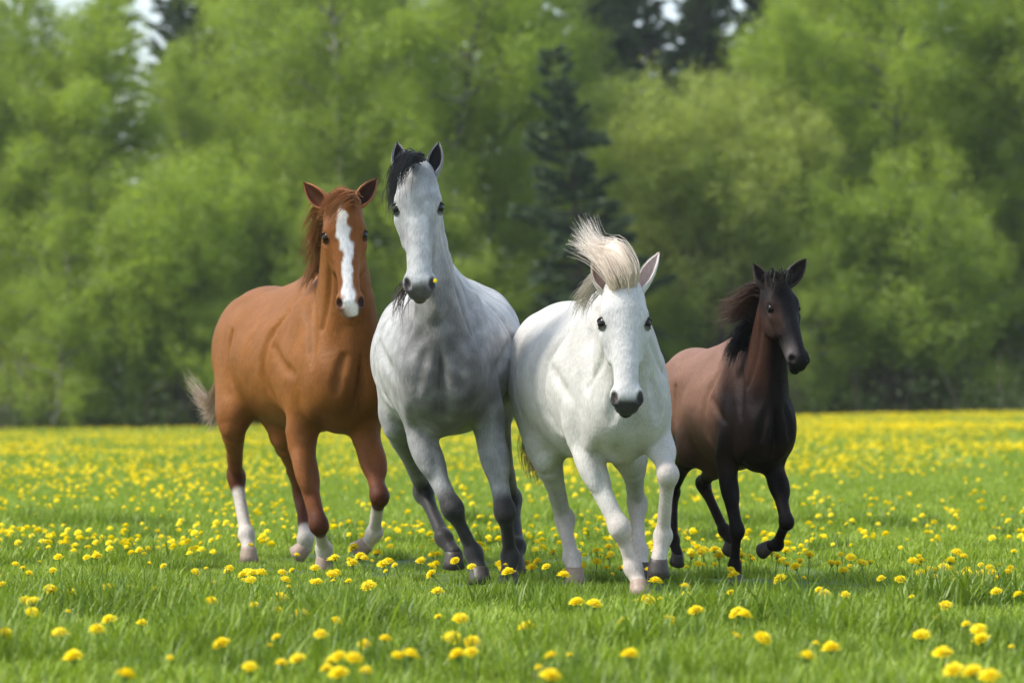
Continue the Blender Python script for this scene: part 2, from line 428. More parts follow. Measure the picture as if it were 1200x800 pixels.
def spruce(seed, H, R, step=.29):
    g = np.random.default_rng(seed)
    tr = limb((0, 0, -.2), (0, 0, 1), H + .2, .0, g, 10); tr[:, :2] *= .25
    paths, rads = [tr], [np.linspace(H * .012, .01, 10)]
    V, C = [], []
    z = .07 * H
    while z < H * .985:
        t = z / H; n = 6 if t < .85 else 4
        base_az = g.uniform(0, 6.28)
        for q in range(n):
            L = R * (1 - t) ** .82 * g.uniform(.35, 1.28) + .12; zj = z + g.normal(0, .12) * (H / 13)
            az = base_az + q * 6.283 / n + g.normal(0, .2)
            k = min(max(zj / H, 0) * 9, 8.99); p0 = tr[int(k)] + (tr[int(k) + 1] - tr[int(k)]) * (k - int(k))
            el = .35 * t - .12 + g.normal(0, .13)
            lb = limb(p0, (math.cos(az), math.sin(az), el), L, -.10 + .20 * t, g, 6)
            lb[-2:, 2] += .08 * L
            paths.append(lb); rads.append(np.linspace(.010 + .010 * L, .004, 6))
            m = int(40 + 120 * L)
            s = np.sqrt(g.random(m)) * 5; i0 = np.minimum(s.astype(int), 4)
            c = lb[i0] + (lb[i0 + 1] - lb[i0]) * (s - i0)[:, None]
            out_ = unit(lb[-1] - lb[0]); sd = np.cross(out_, [0, 0, 1.])
            sg = g.choice([-1, 1], m)[:, None]
            dv = out_ * g.uniform(.3, 1, (m, 1)) + sd * sg * g.uniform(.2, 1, (m, 1)) + np.array([0, 0, -1]) * g.uniform(.1, .9, (m, 1))
            dv /= np.linalg.norm(dv, axis=1, keepdims=True)
            ln = g.uniform(.2, .48, (m, 1)) * (1.15 - .4 * t)
            wd_ = np.cross(dv, g.normal(0, 1, (m, 3))); wd_ /= np.linalg.norm(wd_, axis=1, keepdims=True) + 1e-9
            e = c + dv * ln; h2 = wd_ * .036
            V.append(np.stack([c - h2 * .6, (c + e) / 2 - h2, e, (c + e) / 2 + h2], 1).reshape(-1, 3))
            C.append(np.repeat(np.clip(g.normal(.45, .2, m), 0, 1), 4))
        z += step * g.uniform(.75, 1.25) * (H / 13) ** .5
    wv, wf = tubes(paths, rads, 5)
    lv = np.concatenate(V); cc = np.concatenate(C)[:, None] * np.ones(3)
    return mesh_np('trunk', wv, wf, True, None, [M_sprucebark]), mesh_np('crown', lv, np.arange(len(lv)).reshape(-1, 4), False, cc, [M_needle])

KIND = {
    'birch0': birch(11, 19, 4.2, .10, M_birch, .066, per=66), 'birch1': birch(12, 21, 4.6, .14, M_birch, .066, per=66), 'birch2': birch(13, 17, 4.0, .07, M_bright, .066, per=66),
    'young0': birch(14, 11, 2.6, .05, M_bright, .062, 46, 62), 'young1': birch(15, 9.5, 2.4, .05, M_birch, .062, 42, 62),
    'willow0': dome(21, 11.2, 4.4, M_willow, .062, nc=1300, per=56), 'willow1': dome(22, 7.6, 3.4, M_bright, .060, nc=950, per=56), 'willow2': dome(23, 7.0, 3.6, M_birch, .062, nc=950, per=56),
    'spruce0': spruce(31, 13.2, 3.0, .44), 'spruce1': spruce(32, 24, 3.6)}
tree_count = {}
def tree(kind, px, y, scale, name, label, group, turn=None, wide=1.0):
    x = (px - 600) / FPX * y
    e = empty(name, (x, y, float(ground_z(x, y)) - .02))
    e.rotation_euler[2] = (px * .731 + y * 1.37) % 6.283 if turn is None else turn
    e.scale = (scale * wide, scale * wide, scale)
    tag(e, label, 'tree' if 'shrub' not in name else 'shrub', group)
    for me, nm in zip(KIND[kind], ('trunk', 'crown')): obj(nm, me, e)
    return e
EDGE = 'trees along the far edge of the meadow'
BEHIND = 'taller trees rising behind the wood edge'
B_BACK = 'tall birch standing deeper in the wood behind the front row'
S_BACK = 'tall dark spruce with its top showing above the birches'
# front row
BW, BS, DW = 'the bright rounded willow', 'the lone dark spruce', 'the broad mid green willow'
for kind, px, y, s_, lab in [
    ('birch2', 20, 131, .92, 'tall birch two trees out from ' + BW + ', beyond the chestnut horse'),
    ('birch0', 92, 134, .80, 'tall birch next to ' + BW + ' on the chestnut horse\'s outer side'),
    ('young0', 60, 126, .80, 'slim young birch in front of the two tall birches past ' + BW),
    ('young1', 148, 127, .72, 'short young birch touching the outer side of ' + BW),
    ('birch2', 345, 133, 1.00, 'tall birch next to ' + BW + ' above the chestnut horse\'s head'),
    ('birch0', 430, 131, 1.02, 'tall birch rising between the chestnut and grey horses\' heads'),
    ('birch2', 515, 132, 1.08, 'tallest light green birch behind the grey horse, second from ' + BS),
    ('birch1', 575, 133, .92, 'tall birch standing next to ' + BS),
    ('young1', 395, 126, .80, 'slim young birch under the tall birches behind the chestnut horse'),
    ('young0', 560, 126, .85, 'slim young birch between the grey horse and ' + BS),
    ('birch2', 965, 134, .86, 'bright green tall birch next to the big pale willow'),
    ('birch2', 1050, 135, 1.05, 'tall birch standing right behind ' + DW),
    ('birch2', 1130, 134, .94, 'bright green tall birch one past ' + DW),
    ('birch0', 1210, 133, .72, 'tall birch two past ' + DW + ', farthest from the foal in view'),
    ('young1', 955, 127, .70, 'short young birch behind the foal\'s head'),
    ('young0', 1150, 128, .82, 'slim young birch in front of the tall birches past ' + DW),
    ('birch0', -70, 133, .9, 'tall birch three trees out from ' + BW),
    ('birch2', 1285, 133, 1.0, 'bright green tall birch three past ' + DW)]:
    tree(kind, px, y, s_, 'birch_tree', lab, EDGE)
tree('willow1', 232, 128, 1.18, 'willow_tree', 'rounded bright yellow-green willow beside the tall birches, behind the chestnut horse', EDGE)
tree('willow2', 288, 126, .62, 'willow_tree', 'low dark green willow bush against the bright rounded willow', EDGE)
tree('spruce0', 686, 126, 1.0, 'spruce_tree', 'lone dark spruce with drooping tiers between the birches and the big pale willow', EDGE, turn=.6)
tree('willow0', 826, 130, 1.06, 'willow_tree', 'big pale yellow-green rounded willow behind the white horse and foal', EDGE)
tree('willow2', 762, 128, .60, 'willow_tree', 'small green willow bush at the foot of the dark spruce', EDGE)
tree('willow2', 1040, 129, 1.10, 'willow_tree', 'broad mid green willow at the meadow edge past the foal', EDGE)
# second and third row
for q, (px, y, k, s_) in enumerate([(-20, 146, 'birch1', .82), (28, 145, 'birch0', .90), (190, 142, 'birch0', .74), (270, 148, 'birch1', .92), (345, 147, 'birch0', 1.1), (400, 146, 'birch1', 1.02), (475, 148, 'birch0', 1.12), (550, 146, 'birch1', 1.05),
                                    (625, 149, 'birch0', .80), (712, 146, 'birch2', .70), (770, 150, 'birch0', .64), (860, 148, 'birch1', .60), (915, 147, 'birch2', .66), (1000, 148, 'birch1', .95), (1085, 147, 'birch2', 1.18), (1150, 149, 'birch1', .84), (1240, 146, 'birch0', .76), (1020, 152, 'birch0', 1.05), (985, 156, 'birch1', 1.05)]):
    tree(k, px, y, s_, 'birch_tree', B_BACK, BEHIND)
for px, y, s_ in [(-12, 158, .78), (42, 162, .70), (95, 156, .90), (215, 165, .86), (262, 160, .98), (300, 170, .95), (660, 164, .82), (735, 160, .92), (790, 166, .98), (845, 162, .88), (895, 160, .95), (930, 166, .92), (690, 168, .9), (765, 172, 1.0), (1195, 158, 1.0), (1185, 152, .95), (1225, 164, 1.0), (640, 182, 1.05), (715, 184, 1.1), (775, 181, 1.05), (815, 185, 1.1), (870, 183, 1.1), (915, 180, 1.05), (960, 184, 1.05), (235, 180, 1.0), (330, 182, 1.1)]:
    tree('spruce1', px, y, s_, 'spruce_tree', S_BACK, BEHIND)

# undergrowth at the wood's foot: bare stems and low leaves, one mass
g = np.random.default_rng(77)
n = 900
ux = g.uniform(-26, 26, n); uy = np.where(np.arange(n) < 600, g.uniform(124.5, 140, n), g.uniform(140, 160, n))
uh = g.uniform(.25, 2.4, n) * np.where(uy < 127, .5, 1) * np.where(uy > 140, 1.6, 1)
cents, paths, rads = [], [], []
for q in range(n):
    zb = float(ground_z(ux[q], uy[q]))
    m = g.integers(5, 12)
    cents.append(np.stack([ux[q] + g.normal(0, .5, m), uy[q] + g.normal(0, .5, m), zb + uh[q] * g.random(m)], 1))
    top_ = np.array([ux[q] + g.normal(0, .5), uy[q] + g.normal(0, .3), zb + uh[q] * g.uniform(1.2, 2.6)])
    p0 = np.array([ux[q], uy[q], zb - .1])
    paths.append(spline([p0, p0 * .5 + top_ * .5 + g.normal(0, .12, 3), top_], 6)); rads.append(np.linspace(.035, .008, 6) * g.uniform(.6, 1.5))
lv, lf, lc = leaves(np.concatenate(cents), 14, .24, .085, 78)
wv, wf = tubes(paths, rads, 4)
me = mesh_np('undergrowth', np.concatenate([lv, wv]), np.concatenate([lf, wf + len(lv)]), False, np.concatenate([lc, np.full((len(wv), 3), .5)]), [M_brush, M_bark])
mi = np.zeros(len(lf) + len(wf), np.int32); mi[len(lf):] = 1
me.polygons.foreach_set('material_index', mi)
tag(obj('undergrowth', me), 'dark tangle of low brush and stems at the foot of the wood', 'undergrowth', kind='stuff')

# the wood runs on past both ends of the meadow's edge: crowns and trunks nobody could count
wk = ['birch0', 'birch1', 'birch2', 'willow0', 'willow2', 'spruce1']
g = np.random.default_rng(91)
wx = np.concatenate([g.uniform(-70, -25, 44), g.uniform(25, 70, 44)]); wy = g.uniform(131, 165, 88) - .25 * (np.abs(wx) - 25)
wi = g.choice(6, 88, p=[.25, .2, .25, .08, .1, .12]); wt = g.uniform(0, 6.28, 88); wsz = g.uniform(.8, 1.1, 88)
wp = np.stack([wx, wy, ground_z(wx, wy)], 1)
gn_scatter('distant_wood', wp, wt, wsz, wi, [KIND[k][1] for k in wk], 'leafy crowns of the wood running on past the ends of the meadow edge', 'wood')
gn_scatter('distant_wood_stems', wp, wt, wsz, wi, [KIND[k][0] for k in wk], 'trunks and limbs of the wood past the ends of the meadow edge', 'wood')

# ------------------------------------------------------------------ horses: one continuous body from blended muscle volumes
class Body:
    """a signed distance field of blended ellipsoids and tapered limbs, meshed with surface nets"""
    def __init__(self, lo, hi, h):
        self.h = h; self.lo = np.asarray(lo, float)
        self.n = np.ceil((np.asarray(hi) - self.lo) / h).astype(int) + 1
        self.F = np.full(self.n, 0.5, np.float32)
    def _sl(self, a, b):
        i0 = np.maximum(np.floor((a - self.lo) / self.h).astype(int), 0)
        i1 = np.minimum(np.ceil((b - self.lo) / self.h).astype(int) + 1, self.n)
        if (i1 <= i0).any(): return None, None
        sl = tuple(slice(x, y) for x, y in zip(i0, i1))
        ax = [(self.lo[k] + self.h * np.arange(i0[k], i1[k])).astype(np.float32) for k in range(3)]
        return sl, np.stack(np.meshgrid(*ax, indexing='ij'), -1)
    def _add(self, sl, d, k, cut=False):
        a = self.F[sl]
        if cut:
            hh = np.maximum(k - np.abs(a + d), 0) / k
            self.F[sl] = np.maximum(a, -d) + hh * hh * k * 0.25
        else:
            hh = np.maximum(k - np.abs(a - d), 0) / k
            self.F[sl] = np.minimum(a, d) - hh * hh * k * 0.25
    def ell(self, c, r, R, k=0.06, cut=False):
        """R: rows are the ellipsoid's axes"""
        c = np.asarray(c, float); r = np.asarray(r, float)
        e = np.sqrt(((R * r[:, None]) ** 2).sum(0)) + k + 0.02
        sl, X = self._sl(c - e, c + e)
        if sl is None: return
        q = (X - c.astype(np.float32)) @ R.T.astype(np.float32)
        k0 = np.sqrt(((q / r) ** 2).sum(-1)); k1 = np.sqrt(((q / r ** 2) ** 2).sum(-1)) + 1e-6
        self._add(sl, (k0 * (k0 - 1) / k1).astype(np.float32), k, cut)
    def chain(self, pts, rad, k=0.04, flat=None, fac=None, cut=False):
        """tapered tube; flat: axis along which the section is scaled by fac (scalar or per point)"""
        pts = np.asarray(pts, float); rad = np.asarray(rad, float)
        fac = np.ones(len(pts)) if fac is None else np.broadcast_to(np.asarray(fac, float), (len(pts),))
        m = rad.max() * max(1, fac.max()) + k + 0.02
        sl, X = self._sl(pts.min(0) - m, pts.max(0) + m)
        if sl is None: return
        best = None
        for a, b, ra, rb, fa, fb in zip(pts[:-1], pts[1:], rad[:-1], rad[1:], fac[:-1], fac[1:]):
            ba = b - a; L2 = (ba @ ba) + 1e-9
            q = X - a.astype(np.float32)
            t = np.clip((q @ ba.astype(np.float32)) / L2, 0, 1)
            v = q - t[..., None] * ba.astype(np.float32)
            f = fa + (fb - fa) * t
            if flat is not None:
                l = v @ flat.astype(np.float32)
                n2 = (v * v).sum(-1) - l * l
                dist = np.sqrt(np.maximum(n2 + (l / f) ** 2, 0))
                d = (dist - (ra + (rb - ra) * t)) * np.minimum(f, 1)
            else:
                d = np.sqrt((v * v).sum(-1)) - (ra + (rb - ra) * t)
            best = d if best is None else np.minimum(best, d)
        self._add(sl, best.astype(np.float32), k, cut)
    def surf(self, p, d, far=.6):
        """where the ray from p (inside) along d leaves the body"""
        t = np.arange(0, far, self.h * .5); q = p + t[:, None] * d
        i = np.clip(np.round((q - self.lo) / self.h).astype(int), 0, self.n - 1)
        o = np.nonzero(self.F[tuple(i.T)] > 0)[0]
        return q[o[0]] if len(o) else q[-1]
    def groove(self, pts, dirs, r, k, inset=0.0):
        """a shallow crease pressed into the skin along points cast out to the surface"""
        c = np.array([self.surf(p, d) - d * inset for p, d in zip(pts, dirs)])
        c = spline(c, 4 * len(c))
        self.chain(c, np.interp(np.linspace(0, 1, len(c)), [0, .2, .8, 1], [.003, r, r, .003]), k, cut=True)
    def mesh(self):
        F = self.F; s = F < 0
        nx, ny, nz = F.shape
        c = np.zeros((nx - 1, ny - 1, nz - 1), np.uint8)
        for dx in (0, 1):
            for dy in (0, 1):
                for dz in (0, 1):
                    c += s[dx:nx - 1 + dx, dy:ny - 1 + dy, dz:nz - 1 + dz]
        act = np.argwhere((c > 0) & (c < 8))
        idx = np.full(c.shape, -1, np.int32); idx[tuple(act.T)] = np.arange(len(act))
        acc = np.zeros((len(act), 3)); cnt = np.zeros(len(act))
        cs = [np.array(v) for v in [(0,0,0),(1,0,0),(0,1,0),(1,1,0),(0,0,1),(1,0,1),(0,1,1),(1,1,1)]]
        for a in range(8):
            for b in range(a + 1, 8):
                if np.abs(cs[a] - cs[b]).sum() != 1: continue
                fa = F[tuple((act + cs[a]).T)]; fb = F[tuple((act + cs[b]).T)]
                m = (fa < 0) != (fb < 0)
                t = np.where(m, fa / np.where(m, fa - fb, 1), 0)
                pos = cs[a] + t[:, None] * (cs[b] - cs[a])
                acc[m] += pos[m]; cnt[m] += 1
        V = self.lo + self.h * (act + acc / cnt[:, None])
        Q = []
        for ax in range(3):
            o1, o2 = [(1, 2), (2, 0), (0, 1)][ax]
            sa = [slice(None)] * 3; sb = [slice(None)] * 3
            sa[ax] = slice(0, -1); sb[ax] = slice(1, None)
            A, B = s[tuple(sa)], s[tuple(sb)]
            e = np.argwhere(A != B)
            e = e[(e[:, o1] > 0) & (e[:, o2] > 0) & (e[:, o1] < F.shape[o1] - 1) & (e[:, o2] < F.shape[o2] - 1)]
            d1 = np.zeros(3, int); d1[o1] = 1; d2 = np.zeros(3, int); d2[o2] = 1
            q = np.stack([idx[tuple((e - d1 - d2).T)], idx[tuple((e - d2).T)], idx[tuple(e.T)], idx[tuple((e - d1).T)]], -1)
            fl = ~A[tuple(e.T)]
            q[fl] = q[fl][:, ::-1]
            Q.append(q)
        return V, np.concatenate(Q)

def coat_material(name, rough=0.5, sheen=0.08, dapple=0.0, bump=0.5, spec=.16):
    m, nt, N, out = nmat(name)
    at = N('ShaderNodeVertexColor', layer_name='coat')
    geo = N('ShaderNodeTexCoord')
    n1 = N('ShaderNodeTexNoise', Scale=7.0, Detail=6.0, Roughness=0.6)
    n2 = N('ShaderNodeTexNoise', Scale=140.0, Detail=3.0)
    mp = N('ShaderNodeMapping'); mp.inputs['Scale'].default_value = (1, 1, 0.22)
    nt.links.new(geo.outputs['Object'], n1.inputs['Vector'])
    nt.links.new(geo.outputs['Object'], mp.inputs['Vector'])
    nt.links.new(mp.outputs['Vector'], n2.inputs['Vector'])
    r1 = N('ShaderNodeMapRange'); r1.inputs['From Min'].default_value = .3; r1.inputs['From Max'].default_value = .7
    r1.inputs['To Min'].default_value = 0.84; r1.inputs['To Max'].default_value = 1.12
    nt.links.new(n1.outputs['Fac'], r1.inputs['Value'])
    r2 = N('ShaderNodeMapRange'); r2.inputs['From Min'].default_value = .3; r2.inputs['From Max'].default_value = .7
    r2.inputs['To Min'].default_value = 0.84; r2.inputs['To Max'].default_value = 1.13
    nt.links.new(n2.outputs['Fac'], r2.inputs['Value'])
    mu = N('ShaderNodeMath', operation='MULTIPLY')
    nt.links.new(r1.outputs['Result'], mu.inputs[0]); nt.links.new(r2.outputs['Result'], mu.inputs[1])
    fac = mu.outputs[0]
    if dapple:
        vo = N('ShaderNodeTexVoronoi', Scale=17.0); vo.feature = 'SMOOTH_F1'
        wv = N('ShaderNodeTexNoise', Scale=9.0, Detail=2.0)
        vm = N('ShaderNodeVectorMath', operation='MULTIPLY_ADD'); vm.inputs[1].default_value = (.09, .09, .09)
        nt.links.new(geo.outputs['Object'], wv.inputs['Vector'])
        nt.links.new(wv.outputs['Color'], vm.inputs[0]); nt.links.new(geo.outputs['Object'], vm.inputs[2])
        nt.links.new(vm.outputs[0], vo.inputs['Vector'])
        r3 = N('ShaderNodeMapRange'); r3.inputs['From Min'].default_value = .15; r3.inputs['From Max'].default_value = .6
        r3.inputs['To Min'].default_value = 1.0 + dapple; r3.inputs['To Max'].default_value = 1.0 - dapple
        nt.links.new(vo.outputs['Distance'], r3.inputs['Value'])
        m2 = N('ShaderNodeMath', operation='MULTIPLY')
        nt.links.new(fac, m2.inputs[0]); nt.links.new(r3.outputs['Result'], m2.inputs[1]); fac = m2.outputs[0]
    mc = N('ShaderNodeVectorMath', operation='SCALE')
    nt.links.new(at.outputs['Color'], mc.inputs[0]); nt.links.new(fac, mc.inputs['Scale'])
    bs = N('ShaderNodeBsdfPrincipled', Roughness=rough)
    bs.inputs['Specular IOR Level'].default_value = spec
    bs.inputs['Sheen Weight'].default_value = sheen; bs.inputs['Sheen Roughness'].default_value = 0.5
    nt.links.new(mc.outputs[0], bs.inputs['Base Color'])
    bp = N('ShaderNodeBump', Strength=bump, Distance=0.006)
    n3 = N('ShaderNodeTexNoise', Scale=13.0, Detail=3.0, Roughness=.45)
    nt.links.new(geo.outputs['Object'], n3.inputs['Vector'])
    b3 = N('ShaderNodeBump', Strength=.32, Distance=0.02)
    nt.links.new(n3.outputs['Fac'], b3.inputs['Height']); nt.links.new(b3.outputs['Normal'], bp.inputs['Normal'])
    nt.links.new(n2.outputs['Fac'], bp.inputs['Height']); nt.links.new(bp.outputs['Normal'], bs.inputs['Normal'])
    nt.links.new(bs.outputs[0], out.inputs['Surface'])
    return m

def plain_material(name, col, rough=0.5, spec=0.5, noise=0.0, scale=40):
    m, nt, N, out = nmat(name)
    bs = N('ShaderNodeBsdfPrincipled', Roughness=rough)
    bs.inputs['Specular IOR Level'].default_value = spec
    if noise:
        tx = N('ShaderNodeTexCoord'); n = N('ShaderNodeTexNoise', Scale=scale, Detail=4.0)
        nt.links.new(tx.outputs['Object'], n.inputs['Vector'])
        mr = N('ShaderNodeMixRGB'); mr.inputs['Color1'].default_value = (*[c * (1 - noise) for c in col], 1)
        mr.inputs['Color2'].default_value = (*[min(1, c * (1 + noise)) for c in col], 1)
        nt.links.new(n.outputs['Fac'], mr.inputs['Fac']); nt.links.new(mr.outputs[0], bs.inputs['Base Color'])
    else:
        bs.inputs['Base Color'].default_value = (*col, 1)
    nt.links.new(bs.outputs[0], out.inputs['Surface'])
    return m

M_eye = plain_material('horse eye', (0.008, 0.006, 0.005), 0.22, 0.25)
def hair_material():
    m, nt, N, out = nmat('horse hair')
    at = N('ShaderNodeVertexColor', layer_name='coat')
    bs = N('ShaderNodeBsdfPrincipled', Roughness=.4); nt.links.new(at.outputs[0], bs.inputs['Base Color'])
    bs.inputs['Specular IOR Level'].default_value = .2
    tr = N('ShaderNodeBsdfTranslucent'); nt.links.new(at.outputs[0], tr.inputs['Color'])
    mx = N('ShaderNodeMixShader', Fac=.08); nt.links.new(bs.outputs[0], mx.inputs[1]); nt.links.new(tr.outputs[0], mx.inputs[2])
    nt.links.new(mx.outputs[0], out.inputs['Surface'])
    return m
M_hair = hair_material()
M_hoof_pale = plain_material('pale hoof horn', (0.30, 0.22, 0.17), 0.55, 0.4, 0.35, 60)
M_hoof_dark = plain_material('dark hoof horn', (0.05, 0.04, 0.035), 0.5, 0.4, 0.4, 60)

HEAD_K = 0.66
def make_horse(S):
    d0, sc = S['d0'], S['scale']
    yaw = math.radians(S['yaw'])
    fwd = np.array([math.sin(yaw), -math.cos(yaw), 0.]); lef = np.array([math.cos(yaw), math.sin(yaw), 0.]); up = np.array([0, 0, 1.])
    pit = math.radians(S.get('pitch', 0))
    fw = fwd * math.cos(pit) + up * math.sin(pit); ut = up * math.cos(pit) - fwd * math.sin(pit)
    ch = P(S['chest'], 500, d0); ch[2] = 0
    org = ch - fwd * 0.45 * sc                              # ground point below the middle of the trunk
    base = org.copy()
    wd = S.get('wide', 1.0)
    dz = S.get('dz', 0.0)
    piv = org + up * (1.14 * sc + dz)
    def T(f, l, u): return piv + (fw * f + lef * l * wd + ut * (u - 1.14)) * sc
    RT = np.stack([fw, lef, ut])
    def rot_l(deg):                                         # axes tilted about the left-right axis
        a = math.radians(deg); return np.stack([fw * math.cos(a) - ut * math.sin(a), lef, ut * math.cos(a) + fw * math.sin(a)])
    J = lambda t: P(t[0], t[1], d0 + t[2])
    # head frame
    hd = S['head']
    poll, muz = J(hd['poll']), J(hd['muzzle'])
    A = unit(muz - poll); Lh = np.linalg.norm(muz - poll)
    hy = math.radians(hd.get('yaw', 0)); ro = math.radians(hd.get('roll', 0))
    Lx = np.array([math.cos(hy) * math.cos(ro), math.sin(hy), -math.sin(ro)])
    Lx = unit(Lx - A * (Lx @ A)); Nn = np.cross(Lx, A)      # face normal
    if Nn[1] > 0: Nn = -Nn
    RH = np.stack([A, Nn, Lx])
    def H(a, n, l): return poll + (A * a + Nn * n + Lx * l * hd.get('wide', 1.0)) * Lh
    legs = {k: [J(t) for t in v['j']] for k, v in S['legs'].items()}
    allp = np.array([T(-1.3, -.5, 1.7), T(-1.3, .5, .6), T(.95, .5, 1.6), T(.95, -.5, .7), poll + up * .12, muz, H(1, -.3, .2), H(.3, .2, -.3)] + [p for v in legs.values() for p in v])
    lo = allp.min(0) - 0.14; hi = allp.max(0) + 0.14
    B = Body(lo, hi, S.get('res', 0.0095))
    s = sc
    cw = S.get('cw', 0.9)
    def E(c, r, R=RT, k=0.10, cut=False):
        w_ = float(np.interp(c[0], [-.1, .35], [wd, cw]))
        B.ell(piv + (fw * c[0] + lef * c[1] * w_ + ut * (c[2] - 1.14)) * sc, np.array(r) * s * np.array([1, w_, 1]), R, k * s, cut)
    # trunk
    E((-0.04, 0, 1.13), (0.60, 0.325, 0.38))
    E((-0.40, 0, 1.15), (0.50, S.get('belly', 0.335), 0.365))
    E((-0.76, 0, 1.25), (0.44, 0.275, 0.315))
    E((0.45, 0, 1.12), (0.34, 0.235, 0.37))
    E((0.22, 0, 1.50), (0.40, 0.06, 0.13), rot_l(8), 0.14)
    E((-0.35, 0, 1.44), (0.6, 0.12, 0.09), RT, 0.12)
    for sd in (-1, 1):
        E((0.40, sd * 0.185, 1.15), (0.14, 0.085, 0.34), rot_l(-22), 0.05)      # shoulder blade
        E((0.30, sd * 0.235, 1.05), (0.19, 0.085, 0.21), rot_l(20), 0.035)       # triceps
        E((0.66, sd * 0.105, 1.03), (0.13, 0.115, 0.17), RT, 0.07)              # breast muscles
        E((0.55, sd * 0.165, 1.05), (0.13, 0.07, 0.16), RT, 0.12)               # point of shoulder
        E((-0.72, sd * 0.175, 1.17), (0.29, 0.12, 0.32), rot_l(14), 0.07)       # thigh
        E((-1.02, sd * 0.115, 1.17), (0.17, 0.125, 0.27), rot_l(-8), 0.08)      # buttock
        E((-0.48, sd * 0.20, 1.34), (0.10, 0.06, 0.07), RT, 0.12)               # hip bone
    E((0.80, 0, 1.04), (0.06, 0.014, 0.14), RT, 0.05, True)                     # groove between the breast muscles
    # neck
    top = H(0.12, -0.17, 0)
    nb = S.get('neck', {})
    n0, n1 = T(0.22, 0, 1.24), T(0.52, 0, nb.get('u1', 1.30))
    nk = spline([n0, n1, n1 * .45 + top * .55 + fwd * nb.get('arch', 0.0) + up * 0.02, top], 12)
    tt = np.linspace(0, 1, 12)
    nr = np.interp(tt, [0, .33, .66, 1], np.array([0.36, 0.285, 0.19, 0.135]) * s * nb.get('thick', 1.0))
    nfac = np.interp(tt, [0, .33, .66, 1], np.array([0.46, 0.52, 0.60, 0.70]) * nb.get('flat', 1.0))
    B.chain(nk, nr, nb.get('k', 0.08) * s, lef, nfac)
    ntan = unit(nk[8] - nk[3])
    nback = unit(-fwd - ntan * (-fwd @ ntan))               # towards the crest
    # neck muscle cords
    for sd in (-1, 1):
        B.chain([nk[10] + lef * sd * .04 * s, nk[6] + lef * sd * .055 * s * nb.get('flat', 1.0) - nback * .12 * s, piv + (fw * .64 + lef * sd * .10 * cw + ut * .02) * s], np.array([.040, .042, .06]) * s, 0.04 * s)
    # creases between the muscles
    TL = lambda f, l, u: piv + (fw * f + lef * l + ut * (u - 1.14)) * s
    for sd in (-1, 1):
        for line, r in (([(.40, 1.50), (.50, 1.38), (.58, 1.25), (.64, 1.12)], .020), ([(.17, 1.40), (.11, 1.22), (.10, 1.04), (.16, .92)], .018),
                        ([(.20, 1.22), (.34, 1.12), (.47, 1.07)], .014), ([(-.46, 1.30), (-.47, 1.14), (-.42, .98)], .012)):
            B.groove([TL(f, 0, u) for f, u in line], [lef * sd] * len(line), r * s, .05 * s)
        fr = [(.10, 1.16), (.135, 1.06), (.145, .97)]
        B.groove([TL(.45, sd * l * cw, u) for l, u in fr], [fw] * 3, .014 * s, .045 * s)
        jg = [nk[i] - nback * .05 * s for i in (4, 6, 8, 10)]
        B.groove(jg, [unit(lef * sd - nback * .35)] * 4, .012 * s, .04 * s)
    # head
    def HE(c, r, k=0.05, R=RH, cut=False): B.ell(H(*c), np.array(r) * Lh, R, k * Lh, cut)
    HE((0.13, -0.13, 0), (0.19, 0.15, 0.135), .08)
    HE((0.27, -0.085, 0), (0.19, 0.105, 0.150), .08)
    def rotN(deg):
        a = math.radians(deg); return np.stack([A * math.cos(a) + Lx * math.sin(a), Nn, Lx * math.cos(a) - A * math.sin(a)])
    for sd in (-1, 1):
        HE((0.270, -0.042, sd * .120), (.062, .034, .036), .05, rotN(sd * 12))       # brow
        HE((0.35, -0.10, sd * .13), (.085, .028, .035), .05)                           # lower lid bone
        HE((0.36, -0.215, sd * .080), (0.205, 0.145, 0.058), .06)                      # cheek
        B.chain([H(.40, -.10, sd * .135), H(.58, -.115, sd * .100)], np.array([.022, .012]) * Lh, .04 * Lh)   # facial crest
        HE((0.878, -0.060, sd * .076), (.060, .044, .038), .035)                        # nostril
    B.chain([H(.25, -.06, 0), H(.45, -.05, 0), H(.68, -.048, 0), H(.86, -.055, 0)], np.array([.085, .076, .066, .062]) * Lh, .06 * Lh, Lx, [1.45, 1.36, 1.30, 1.26])
    B.chain([H(.36, -.20, 0), H(.60, -.15, 0), H(.86, -.125, 0)], np.array([.105, .085, .070]) * Lh, .07 * Lh, Lx, [.9, .92, 1.05])
    B.chain([H(.42, -.30, 0), H(.66, -.23, 0), H(.88, -.195, 0)], np.array([.05, .045, .040]) * Lh, .05 * Lh)
    HE((0.885, -0.105, 0), (0.085, 0.074, 0.080), .05)
    HE((0.945, -0.118, 0), (0.040, 0.052, 0.078), .03)
    op = hd.get('open', 0.0)
    HE((0.925 + op * .3, -0.190 - op, 0), (.058, .040, .055), .035)
    for sd in (-1, 1):
        HE((0.888, -0.026, sd * .086), (.044, .036, .023), .018, rotN(sd * -28), True)
        HE((0.318, -0.050, sd * .158), (.040, .026, .024), .025, RH, True)
    HE((0.978, -0.165, 0), (.04, .009, .065), .02, RH, True)                             # mouth slit
